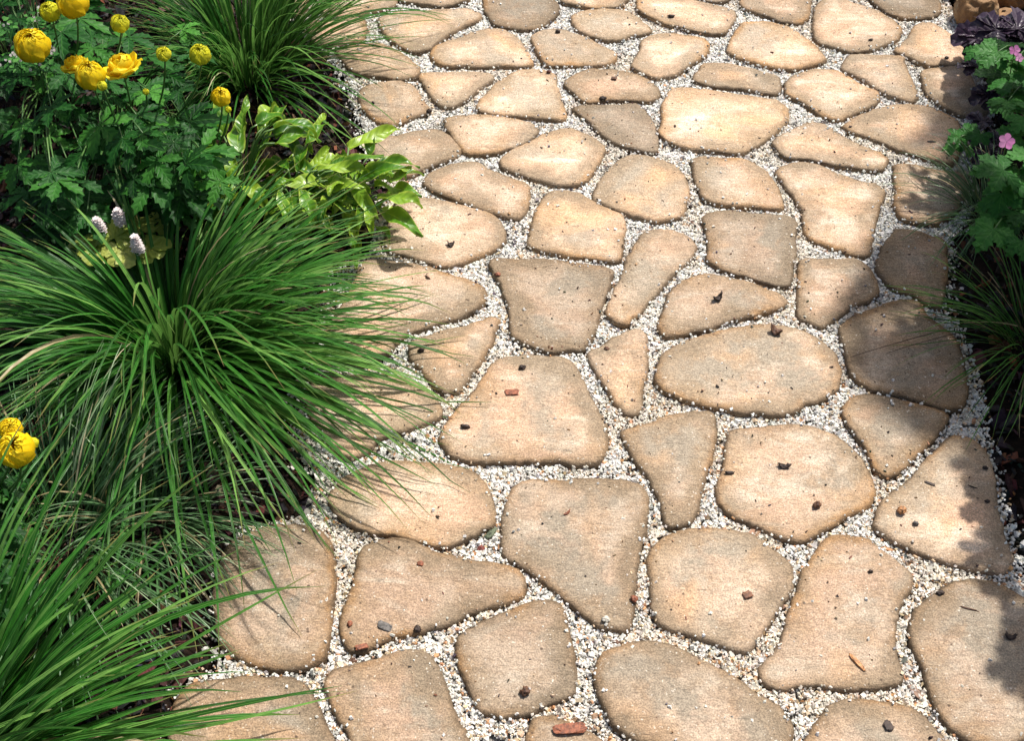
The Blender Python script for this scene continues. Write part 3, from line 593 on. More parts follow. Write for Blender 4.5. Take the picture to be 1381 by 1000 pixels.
tussock('fine_sedge', 'thin pale sedge with bleached arching blades over the bare mulch', (215, 715), 170, .21, .0026, 15, mat='grass_pale', rad=.05, el=(35, 80), droop=(1.6, 2.8), cat='sedge', straw=.15)
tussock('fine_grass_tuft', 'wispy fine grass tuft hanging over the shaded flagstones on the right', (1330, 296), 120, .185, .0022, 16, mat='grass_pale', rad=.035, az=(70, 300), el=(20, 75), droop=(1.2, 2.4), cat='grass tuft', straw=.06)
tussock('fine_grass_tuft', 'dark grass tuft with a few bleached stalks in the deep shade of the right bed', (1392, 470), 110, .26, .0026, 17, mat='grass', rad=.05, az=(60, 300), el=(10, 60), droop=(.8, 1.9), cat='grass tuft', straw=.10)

# ------------------------------------------------------------------ globeflowers
def globe(name, parent, org, c, r, seed, openness=0.0, mat='yellow', stem_from=None, label=None):
    """globe of overlapping cupped petals on its stalk"""
    rng = random.Random(seed); mb = MB(); tilt = Matrix.Rotation(rng.uniform(-.35, .35), 3, 'X') @ Matrix.Rotation(rng.uniform(-.35, .35), 3, 'Y') @ Matrix.Rotation(rng.uniform(0, 6), 3, 'Z')
    c = Vector(c); layers = [(5, .91, 178), (5, .945, 174), (5, .98, 168), (5, 1.02, 158)]
    if openness: layers = [(5, .78, 150), (5, .9, 130), (5, 1.05, 100), (5, 1.2, 84)]
    for li, (n, rr, tmax) in enumerate(layers):
        for k in range(n):
            a0 = 2 * math.pi * (k + .5 * (li % 2)) / n + rng.uniform(-.14, .14); hw = .98 * rng.uniform(.95, 1.05); tm = R(tmax * rng.uniform(.93, 1.04)); tint = rng.uniform(.15, .95)
            rad_k = r * rr * rng.uniform(.992, 1.008); NV, NU = 9, 7; rows = []
            fl = .03 + (.35 * openness if li >= 2 else 0)
            for j in range(NV + 1):
                v_ = j / NV; th = tm * v_ ** .9
                wv = hw * (1 - max(0, (v_ - .6) / .4) ** 3 * .8)
                row = []
                for i in range(NU + 1):
                    u = i / NU * 2 - 1; a = a0 + u * wv
                    R_ = rad_k * (1 + .05 * abs(u) ** 3 + fl * v_ ** 5 + .034 * u) 
                    th2 = th - .22 * abs(u) ** 3 * v_
                    q = Vector((math.sin(th2) * math.cos(a), math.sin(th2) * math.sin(a), -math.cos(th2) * (.93))) * R_
                    row.append(mb.add(c + tilt @ q, tint * .6 + .4 * v_ ** 2, v_, u))
                rows.append(row)
            for j in range(NV):
                for i in range(NU): mb.f.append((rows[j][i], rows[j][i + 1], rows[j + 1][i + 1], rows[j + 1][i]))
    o = mb.build(name, M[mat], parent, org); 
    if label: o['label'] = label
    if stem_from is not None:
        st = MB(); tube(st, arc(stem_from, c - Vector((0, 0, r * .9)), 0, 9, (c.x * .8 + stem_from[0] * .2, c.y * .8 + stem_from[1] * .2, c.z * .55)), .0021, .0016, .4); s_ = st.build('stem', M['stem'], o, org)
    return o

def leafy(label, base_px, spots, flowers, seed, name='globeflower_plant', cat='flowering plant', group=None, mat='globe_leaf', size=(.042, .070), kw=None, zr=(.10, .28), petiole=.0013):
    """plant with many hand-shaped leaves; spots = list of (px, py, z) or a region (x0,y0,x1,y1,count)"""
    rng = random.Random(seed); b = at(*base_px, 0); root = empty(name, b); tag(root, label, cat, group)
    mb = MB(); st = MB(); kw = kw or {}
    pts = []
    for sp in spots:
        if sp[0] == 'sh': pts.append((at(sp[1], sp[2], 0) + Vector((sdir.x / sdir.z * sp[3], sdir.y / sdir.z * sp[3], sp[3])), None))  # leaf set back along the sun so its shadow lands there
        elif len(sp) == 5:
            for _ in range(sp[4]):
                z = rng.uniform(*zr); pts.append((at(rng.uniform(sp[0], sp[2]), rng.uniform(sp[1], sp[3]), z), None))
        else: pts.append((at(sp[0], sp[1], sp[2]), sp[3] if len(sp) > 3 else None))
    for p, sz in pts:
        dv = p - b; az = math.atan2(dv.y, dv.x) + rng.uniform(-.9, .9); s_ = sz or rng.uniform(*size)
        tint = rng.betavariate(2, 2.4)
        palmate(mb, p, az, rng.uniform(-.35, .45), s_, rng, tint, roll=rng.uniform(-.45, .45), **kw)
        g0 = Vector((b.x + rng.uniform(-.025, .025), b.y + rng.uniform(-.025, .025), .005))
        tube(st, arc(g0, p, 0, 6, (g0.x * .5 + p.x * .5, g0.y * .5 + p.y * .5, p.z * .95)), petiole * 1.3, petiole, rng.uniform(.2, .7), 5)
    mb.build('foliage', M[mat], root, b); st.build('stalks', M['stem'], root, b)
    for fi, (kind, fx, fy, fz, rpx) in enumerate(flowers):
        c = at(fx, fy, fz); dist = (c - Vector((0, 0, CAM_H))).length; r = rpx / F_PX * dist
        g0 = (b.x + rng.uniform(-.02, .02), b.y + rng.uniform(-.02, .02), .01)
        if kind == 'bud': globe('flower_bud', root, b, c, r, seed * 10 + fi, 0, 'bud', g0)
        else: globe('flower', root, b, c, r * .93, seed * 10 + fi, 1.0 if kind == 'open' else 0.0, 'yellow', g0, 'flower with outer petals spread open' if kind == 'open' else None)
    return root
GG = 'yellow globeflower plants'
# leaves reach down to the ground as well as up to the flowers
leafy('globeflower plant in the top left corner with three big yellow flowers', (70, 130), [(-40, -130, 150, -20, 26), (-20, -60, 130, 120, 34), (-40, 90, 120, 260, 26)],
      [('full', 99, 4, .42, 20), ('bud', 68, 16, .40, 12), ('full', 44, 62, .40, 22), ('bud', 162, 32, .42, 11), ('open', 99, 84, .33, 12)], 31, group=GG)
leafy('globeflower plant with a flower whose petals spread at its foot, left of the upper tussock', (170, 190), [(110, 40, 260, 200, 42), (90, 180, 240, 290, 26)],
      [('full', 122, 102, .38, 19), ('open', 163, 85, .38, 17), ('bud', 221, 73, .40, 9), ('bud', 270, 74, .40, 13), ('bud', 197, 124, .30, 4), ('bud', 138, 116, .385, 6)], 32, group=GG)
leafy('globeflower plant with a single orange-yellow bloom beside the lime leaves', (262, 245), [(190, 120, 300, 270, 40)],
      [('full', 298, 131, .30, 13), ('bud', 308, 148, .26, 4)], 33, group=GG)
leafy('low globeflower leaves without flowers, just above the largest tussock', (75, 315), [(64, 262, .16, .075), (125, 275, .12, .05), (150, 255, .12, .05), (20, 310, .08, .05), (60, 235, .12, .05), (0, 230, 110, 330, 12)], [], 34, group=GG, zr=(.04, .14))
leafy('globeflower plant at the left edge below the largest tussock, with two yellow flowers touching', (-25, 690), [(-60, 600, 22, 800, 26)],
      [('full', 15, 579, .24, 15), ('full', 22, 607, .25, 24), ('bud', 45, 598, .235, 7)], 35, group=GG, zr=(.04, .18))

# ------------------------------------------------------------------ lime-green broad-leaved plants
def broad(name, label, cat, base_px, leaves, seed, mat, group=None, L=(.055, .10), W=.29, zr=(.05, .15), wave=.009, explicit=(), droop=(.5, 2.2)):
    rng = random.Random(seed); b = at(*base_px, 0); root = empty(name, b); tag(root, label, cat, group); mb = MB(); st = MB()
    items = []
    for i in range(leaves):
        a = rng.uniform(0, 2 * math.pi); rr = rng.uniform(.01, .085); items.append((b + Vector((math.cos(a) * rr, math.sin(a) * rr, rng.uniform(*zr))), a + rng.gauss(0, .5), rng.uniform(*L), None))
    for (ax, ay, z, deg, l) in explicit: items.append((at(ax, ay, z), R(deg), l, 0))
    for p, a, l, _ in items:
        tl = rng.uniform(.0, .75) if _ is None else rng.uniform(.1, .4); X0 = Vector((math.cos(a) * math.cos(tl), math.sin(a) * math.cos(tl), math.sin(tl)))
        Y0 = Vector((-math.sin(a), math.cos(a), 0)); N0 = X0.cross(Y0); r = rng.uniform(-.5, .5)
        Y, N = Y0 * math.cos(r) + N0 * math.sin(r), N0 * math.cos(r) - Y0 * math.sin(r)
        lobe(mb, p, X0, Y, N, l, l * W * rng.uniform(.8, 1.2) , rng, rng.betavariate(2.2, 1.8), 0, rng.uniform(*droop), rng.uniform(.15, .6), 12, .8, .06, .04, wave * rng.uniform(.4, 1.3))
        tube(st, arc((b.x, b.y, .005), p, .01, 5), .0024, .0018, .7, 5)
    mb.build('foliage', M[mat], root, b); st.build('stalks', M['stem'], root, b); return root
GH = 'lime-green plants with wavy pale-edged leaves'
broad('lime_leaved_plant', 'lime-green wavy-leaved plant whose tallest leaf stands beside the orange-yellow bloom', 'leafy plant', (335, 282), 34, 41, 'pale_leaf', GH, zr=(.07, .19), explicit=[(322, 205, .13, 100, .12), (318, 215, .10, 225, .07), (322, 240, .09, 250, .06)])
broad('lime_leaved_plant', 'lime-green wavy-leaved plant between its two neighbours, below the upper tussock', 'leafy plant', (405, 312), 38, 42, 'pale_leaf', GH, explicit=[(425, 185, .12, 80, .07), (395, 265, .09, 200, .06), (445, 290, .07, 270, .06)])
broad('lime_leaved_plant', 'lime-green wavy-leaved plant nearest the path, its leaf tips lying over the flagstones', 'leafy plant', (476, 304), 36, 43, 'pale_leaf', GH, explicit=[(495, 230, .10, 25, .10), (505, 250, .09, -20, .07), (490, 275, .07, -90, .07), (420, 300, .06, -100, .07), (410, 310, .06, 240, .05), (470, 200, .12, 30, .11)], zr=(.05, .13))
broad('lime_leaved_plant', 'small lime-green plant in front of its neighbours, drooping over the largest tussock', 'leafy plant', (462, 325), 9, 44, 'pale_leaf', GH, L=(.05, .075), zr=(.03, .06), explicit=[(480, 325, .05, -80, .06), (470, 322, .05, -60, .05)])

rng = random.Random(55); b = at(25, 110, 0); root = empty('small_leaved_plant', b); tag(root, 'wiry small-leaved plant with tiny pale buds near the top left corner', 'leafy plant'); mb = MB(); st = MB(); bb = MB()
for i in range(46):
    p = at(rng.uniform(-20, 85), rng.uniform(8, 95), rng.uniform(.24, .36)); tube(st, arc((b.x + rng.uniform(-.02, .02), b.y, .01), p, 0, 6, (b.x * .4 + p.x * .6, b.y * .4 + p.y * .6, p.z * .7)), .0011, .0006, .8, 4)
    for k in range(5):
        a = rng.uniform(0, 6.28); q = p + Vector((math.cos(a), math.sin(a), rng.uniform(-.6, .2))) * rng.uniform(.004, .016); X, Y, N = frame((math.cos(a), math.sin(a), .2), (rng.uniform(-.4, .4), -.2, 1)); lobe(mb, q, X, Y, N, rng.uniform(.009, .016), .007, rng, rng.random(), 0, .5, .2, 4, .9)
    if i % 2 == 0:
        bb = MB()
        for k in range(3):
            q = p + Vector((rng.uniform(-.01, .01), rng.uniform(-.01, .01), rng.uniform(0, .012)))
            for j in range(4): a = j * 1.57; X, Y, N = frame((math.cos(a) * .4, math.sin(a) * .4, 1), (math.cos(a), math.sin(a), 0)); lobe(bb, q, X, Y, N, .0055, .0035, rng, .8, 0, .3, .4, 4, .9)
        bb.build('bud_cluster', M['white'], root, b)
mb.build('foliage', M['crane_leaf'], root, b); st.build('stalks', M['stem'], root, b)

# ------------------------------------------------------------------ foamflowers
b = at(150, 350, 0); root = empty('foamflower_plant', b); tag(root, 'small foamflower plant with three white-pink flower spikes over chartreuse leaves', 'flowering plant')
rng = random.Random(51); mb = MB(); st = MB()
for (ax, ay, z, deg, s_) in [(140, 325, .155, 200, .050), (155, 322, .165, 80, .048), (138, 335, .15, 250, .045), (200, 335, .15, 20, .04), (185, 305, .15, 90, .042), (120, 325, .14, 180, .04), (215, 300, .14, 40, .04), (165, 335, .16, 300, .045)]:
    p = at(ax, ay, z); palmate(mb, p, R(deg), rng.uniform(-.2, .3), s_, rng, rng.uniform(.3, .9), nl=5, width=.42, teeth=.12, spread=52, n=8, droop=.5); tube(st, arc(b, p, .01), .0014, .001, .5, 5)
mb.build('foliage', M['foam_leaf'], root, b); st.build('stalks', M['stem'], root, b)
for (ax, ay, z, h) in [(136, 314, .17, .027), (164, 302, .185, .027), (188, 340, .16, .031)]:
    fb = MB(); p0 = at(ax, ay, z)
    for i in range(64):
        t = i / 64; a = i * 2.4; rr = .0068 * (1 - t ** 3) + .001; c = p0 + Vector((math.cos(a) * rr + .006 * (1 - t) * 0, math.sin(a) * rr, h * 1.15 * t)); q = .0022 * rng.uniform(.7, 1.3)
        for k in range(5):
            e = a + k * 1.256; X = Vector((math.cos(e), math.sin(e), .5)); X, Y, N = frame(X, (0, 0, 1)); lobe(fb, c, X, Y, N, q * 2.1, q * 1.4, rng, rng.random(), 0, .3, .2, 3, .9)
    fl = fb.build('flower_spike', M['white'], root, b); sb = MB(); tube(sb, arc(b, p0 + Vector((0, 0, h)), .0, 8, (p0.x, p0.y, .05)), .0016, .001, .3, 5); sb.build('stem', M['stem'], fl, b)

# ------------------------------------------------------------------ right bed: cranesbills, purple-leaved plants
CK = dict(nl=5, width=.27, teeth=.27, spread=56, droop=.5, n=9, fold=.16)
def pinkflower(root, b, fx, fy, fz, r, seed, az=None):
    rng = random.Random(seed); mb = MB(); c = at(fx, fy, fz)
    n = Vector((rng.uniform(-.5, .1), -.6, .75)).normalized(); X, Y, N = frame(Vector((1, 0, 0)), n)
    for k in range(5):
        a = k * 2 * math.pi / 5 + rng.uniform(-.15, .15); lobe(mb, c, X * math.cos(a) + Y * math.sin(a), Y * math.cos(a) - X * math.sin(a), N, r, r * .78, rng, rng.uniform(.2, .9), 0, rng.uniform(-.5, .1), .15, 7, 1.7, .35)
    o = mb.build('flower', M['pink'], root, b); sb = MB(); tube(sb, arc(b, c, 0, 8, (c.x * .9 + b.x * .1, c.y, c.z * .5)), .0014, .001, .3, 5); sb.build('stem', M['stem'], o, b)
GC = 'cranesbill plants of the right bed'
r1 = leafy('cranesbill plant at the upper right edge with pale pink flowers, below the large purple leaves', (1375, 130), [(1345, 70, .26, .050), (1372, 78, .25, .05), (1320, 66, .22, .04), (1360, 110, .20, .05), (1385, 100, .24, .05), (1395, 130, .2, .05), (1350, 140, .14, .04), (1370, 60, .2, .04), (1340, 60, 1460, 160, 22)], [], 61,
      'cranesbill_plant', 'flowering plant', GC, 'crane_leaf', (.036, .05), CK, (.08, .24))
pinkflower(r1, r1.location.copy(), 1368, 68, .28, .010, 611); pinkflower(r1, r1.location.copy(), 1374, 78, .27, .008, 612)
r2 = leafy('cranesbill plant with one deep pink flower, halfway down the right edge', (1378, 300), [(1352, 230, .26, .055), (1372, 240, .24, .055), (1350, 262, .22, .05), (1340, 310, .22, .050), (1352, 290, .2, .05), (1382, 290, .22, .05), (1390, 215, .25, .05), (1345, 285, .18, .05), (1360, 200, 1470, 330, 24), (1345, 180, 1420, 250, 6)], [], 62,
      'cranesbill_plant', 'flowering plant', GC, 'crane_leaf', (.036, .052), CK, (.08, .24))
pinkflower(r2, r2.location.copy(), 1357, 191, .27, .014, 621)
r3 = leafy('small cranesbill shoot with bluish leaves lying on the long flagstone at upper right', (1325, 215), [(1294, 185, .10, .030), (1310, 178, .10, .030), (1286, 196, .08, .026), (1322, 182, .12, .03), (1303, 200, .08, .025)], [], 63, 'cranesbill_shoot', 'young plant', GC, 'crane_leaf', (.03, .04), CK)
r4 = leafy('leafy cranesbill outside the right edge, level with the large olive-brown flagstone', (1500, 400), [(1430, 330, 1660, 560, 50)], [], 64, 'cranesbill_plant', 'flowering plant', GC, 'crane_leaf', (.045, .065), CK, (.06, .22))
r5 = leafy('unseen cranesbill leaves outside the lower right edge, placed to cast shadows on the pale flagstone', (1580, 560), [('sh', a_, b_, h_) for a_, b_, h_ in [(1322, 612, .42), (1345, 628, .40), (1318, 640, .44), (1350, 655, .42), (1338, 668, .4), (1345, 728, .36), (1372, 735, .36), (1350, 762, .33), (1372, 842, .3), (1400, 850, .34), (1385, 868, .36), (1365, 905, .3), (1392, 918, .3), (1410, 930, .3), (1340, 803, .3), (1372, 798, .34), (1400, 700, .4), (1400, 640, .4), (1420, 780, .35), (1430, 880, .3)]], [], 65, 'cranesbill_plant', 'flowering plant', GC, 'crane_leaf', (.045, .06), CK, (.05, .16))  # unseen leaves added to cast shadow patches on the right-edge stones

def purple_plant(label, base_px, items, seed):
    rng = random.Random(seed); b = at(*base_px, 0); root = empty('purple_leaved_plant', b); tag(root, label, 'leafy plant', 'purple-leaved plants of the right bed'); mb = MB(); st = MB()
    for (ax, ay, z, deg, s_, tl) in items:
        p = at(ax, ay, z)
        palmate(mb, p, R(deg), tl, s_, rng, rng.uniform(.2, .9), nl=7, width=.36, teeth=.16, spread=44, droop=rng.uniform(.3, .9), n=8, roll=rng.uniform(-.3, .3), fold=.5); tube(st, arc(b, p, .01), .002, .0015, .1, 5)
    mb.build('foliage', M['purple'], root, b); st.build('stalks', M['purple'], root, b)
# taller unseen shrub added beyond the right edge to shade the right-hand stones
rng = random.Random(66); b = at(1660, 330, 0); root = empty('added_shade_shrub', b); tag(root, 'unseen leafy shrub added beyond the right edge to shade the right-hand flagstones', 'shrub')
mb = MB(); st = MB(); sunxy = Vector((sdir.x / sdir.z, sdir.y / sdir.z, 0))
lit = [at(1356, 225, .26), at(1350, 85, .25), at(1385, 235, .24), at(1365, 110, .2), at(1330, 75, .22)]
for i in range(2300):
    tx_, ty_ = rng.uniform(1135, 1620), rng.uniform(150, 585)
    if tx_ < float(np.interp(ty_, [150, 225, 240, 310, 330, 400, 440, 530, 585], [1262, 1250, 1240, 1215, 1185, 1160, 1140, 1185, 1245])) + 10 * math.sin(ty_ / 17): continue  # added crown cut to the wanted edge of the shade
    h = rng.uniform(.95, 1.35)
    if any(((at(tx_, ty_, 0) + sunxy * q_.z) - q_).xy.length < .07 for q_ in lit): continue  # gaps left in the crown so sun reaches the cranesbill leaves
    g0 = at(tx_, ty_, 0); p = g0 + sunxy * h; p.z = h
    a = rng.uniform(0, 6.28); X = Vector((math.cos(a), math.sin(a), rng.uniform(-.4, .3))); X, Y, N = frame(X, (rng.uniform(-.3, .3), rng.uniform(-.3, .3), 1))
    l = rng.uniform(.045, .08); lobe(mb, p, X, Y, N, l, l * .55, rng, rng.random(), 0, .5, .2, 5, .9)
    if i % 12 == 0: tube(st, arc(b, p, .1, 6, (b.x * .8 + p.x * .2, b.y * .8 + p.y * .2, p.z * .8)), .006, .0015, .3, 5)
mb.build('foliage', M['crane_leaf'], root, b); st.build('branches', M['stem'], root, b)

purple_plant('plant with large dark purple ruffled leaves beside the brown boulders', (1375, 70), [(1322, 50, .07, 190, .06, -.1), (1345, 42, .12, 120, .07, .1), (1372, 40, .12, 60, .07, .1), (1360, 52, .10, 250, .06, 0), (1390, 50, .1, 0, .07, 0), (1335, 60, .05, 220, .05, -.2)], 71)
purple_plant('plant with slate-purple leaves above the red-brown leaf litter', (1350, 125), [(1322, 92, .07, 170, .05, .0), (1345, 92, .08, 60, .05, .1), (1335, 128, .05, 200, .045, 0), (1350, 120, .06, 300, .045, 0), (1365, 105, .06, 30, .05, 0)], 72)
purple_plant('plant with near-black leaves behind the small cranesbill shoot', (1345, 215), [(1325, 190, .06, 150, .045, 0), (1335, 205, .07, 220, .045, 0), (1345, 188, .06, 60, .04, 0), (1325, 165, .05, 120, .04, 0)], 73)

# ------------------------------------------------------------------ boulders
def boulder(label, px, size, rot, seed, z=None):
    rng = random.Random(seed); import bmesh
    bm = bmesh.new(); bmesh.ops.create_icosphere(bm, subdivisions=5, radius=1)
    pl = [(Vector((rng.gauss(0, 1), rng.gauss(0, 1), rng.gauss(0, 1))).normalized(), rng.uniform(.62, .85)) for _ in range(9)]
    for v in bm.verts:
        p = v.co.copy()
        for n_, d_ in pl:
            h = p.dot(n_) - d_
            if h > 0: p -= n_ * h * .85
        q = p + Vector((seed, 0, 0)); p *= 1 + noise.fractal(q * 1.5, 1, 2, 4) * .13 + noise.fractal(q * 6, 1, 2, 3) * .02
        v.co = Vector((p.x * size[0], p.y * size[1], p.z * size[2]))
    me = bpy.data.meshes.new('boulder'); bm.to_mesh(me); bm.free(); me.polygons.foreach_set('use_smooth', [True] * len(me.polygons)); me.materials.append(M['boulder'])
    b = at(*px, 0); o = bpy.data.objects.new('boulder', me); o.location = (b.x, b.y, size[2] * .55 if z is None else z); o.rotation_euler = rot; COL.objects.link(o)
    tag(o, label, 'boulder', 'brown boulders at the path edge')
boulder('brown block-shaped boulder standing closest to the path in the top right', (1310, 30), (.045, .05, .05), (0, .15, .4), 3)
boulder('ochre boulder lying across the top right corner behind the upright block', (1372, 6), (.10, .045, .055), (.1, 0, -.08), 4)
boulder('pale tan stone peeping out between the ochre boulder and the purple leaves', (1348, 34), (.06, .035, .022), (0, 0, .1), 9)
boulder('small grey rock at the top edge between the shaded flagstone and the boulders', (1284, -8), (.035, .04, .03), (0, 0, .7), 6)

# ------------------------------------------------------------------ crumbs of bark, husks, twigs and pebbles lying on the stones
DM = {}
def debris_mat(c):
    if c not in DM:
        k = NT('debris'); P = k.node('ShaderNodeTexCoord').outputs['Object']
        k.put(k.bsdf.inputs['Base Color'], k.mix(k.ramp(k.noise(260, 4, .65, P), .35, .65), tuple(x * .55 for x in c), tuple(min(1, x * 1.5) for x in c))); k.bsdf.inputs['Roughness'].default_value = .65
        k.put(k.bsdf.inputs['Normal'], k.bump(k.noise(350, 4, .7, P), .7, .001)); DM[c] = k.m
    return DM[c]
DK, BR, RD, OR, GY, GN = (.035, .02, .013), (.10, .045, .022), (.23, .075, .035), (.42, .20, .08), (.11, .10, .09), (.09, .11, .06)
PALE = (.5, .46, .38)
def debris(name, label, cat, px, dims, ang, c, seed):
    """dims: half-length, half-width, half-height in mm; kind of outline by name"""
    import bmesh
    rng = random.Random(seed); bm = bmesh.new(); bmesh.ops.create_icosphere(bm, subdivisions=3, radius=1)
    a, b_, h = [d / 1000 for d in dims]; curl = 'curl' in name or 'husk' in name
    for v in bm.verts:
        p = v.co.copy(); f = 1 + noise.noise(p * 1.7 + Vector((seed * 3.1, 0, 0))) * .55 + noise.noise(p * 4.5 + Vector((0, seed, 0))) * .28
        p *= f
        if name in ('bark_chip', 'wood_splinter', 'bark_flake'): p = Vector((math.copysign(abs(p.x) ** .7, p.x), math.copysign(abs(p.y) ** .6, p.y), math.copysign(min(abs(p.z), .55), p.z)))
        if curl: p.z += .9 * p.x * p.x; p.y += .45 * p.x * p.x
        if name == 'bark_husk' and p.z > .25 and abs(p.x) < .6: p.z -= .7
        if name == 'twig': p.y += .8 * math.sin(p.x * 2.2)
        v.co = Vector((p.x * a, p.y * b_, p.z * h))
    me = bpy.data.meshes.new(name); bm.to_mesh(me); bm.free(); me.polygons.foreach_set('use_smooth', [name not in ('bark_chip', 'bark_flake')] * len(me.polygons)); me.materials.append(debris_mat(c))
    q = at(*px, .014); o = bpy.data.objects.new(name, me); o.location = (q.x, q.y, ground_z(q.x, q.y) + h * .75); o.rotation_euler = (rng.uniform(-.1, .1), rng.uniform(-.1, .1), R(ang)); COL.objects.link(o)
    tag(o, label, cat, None)
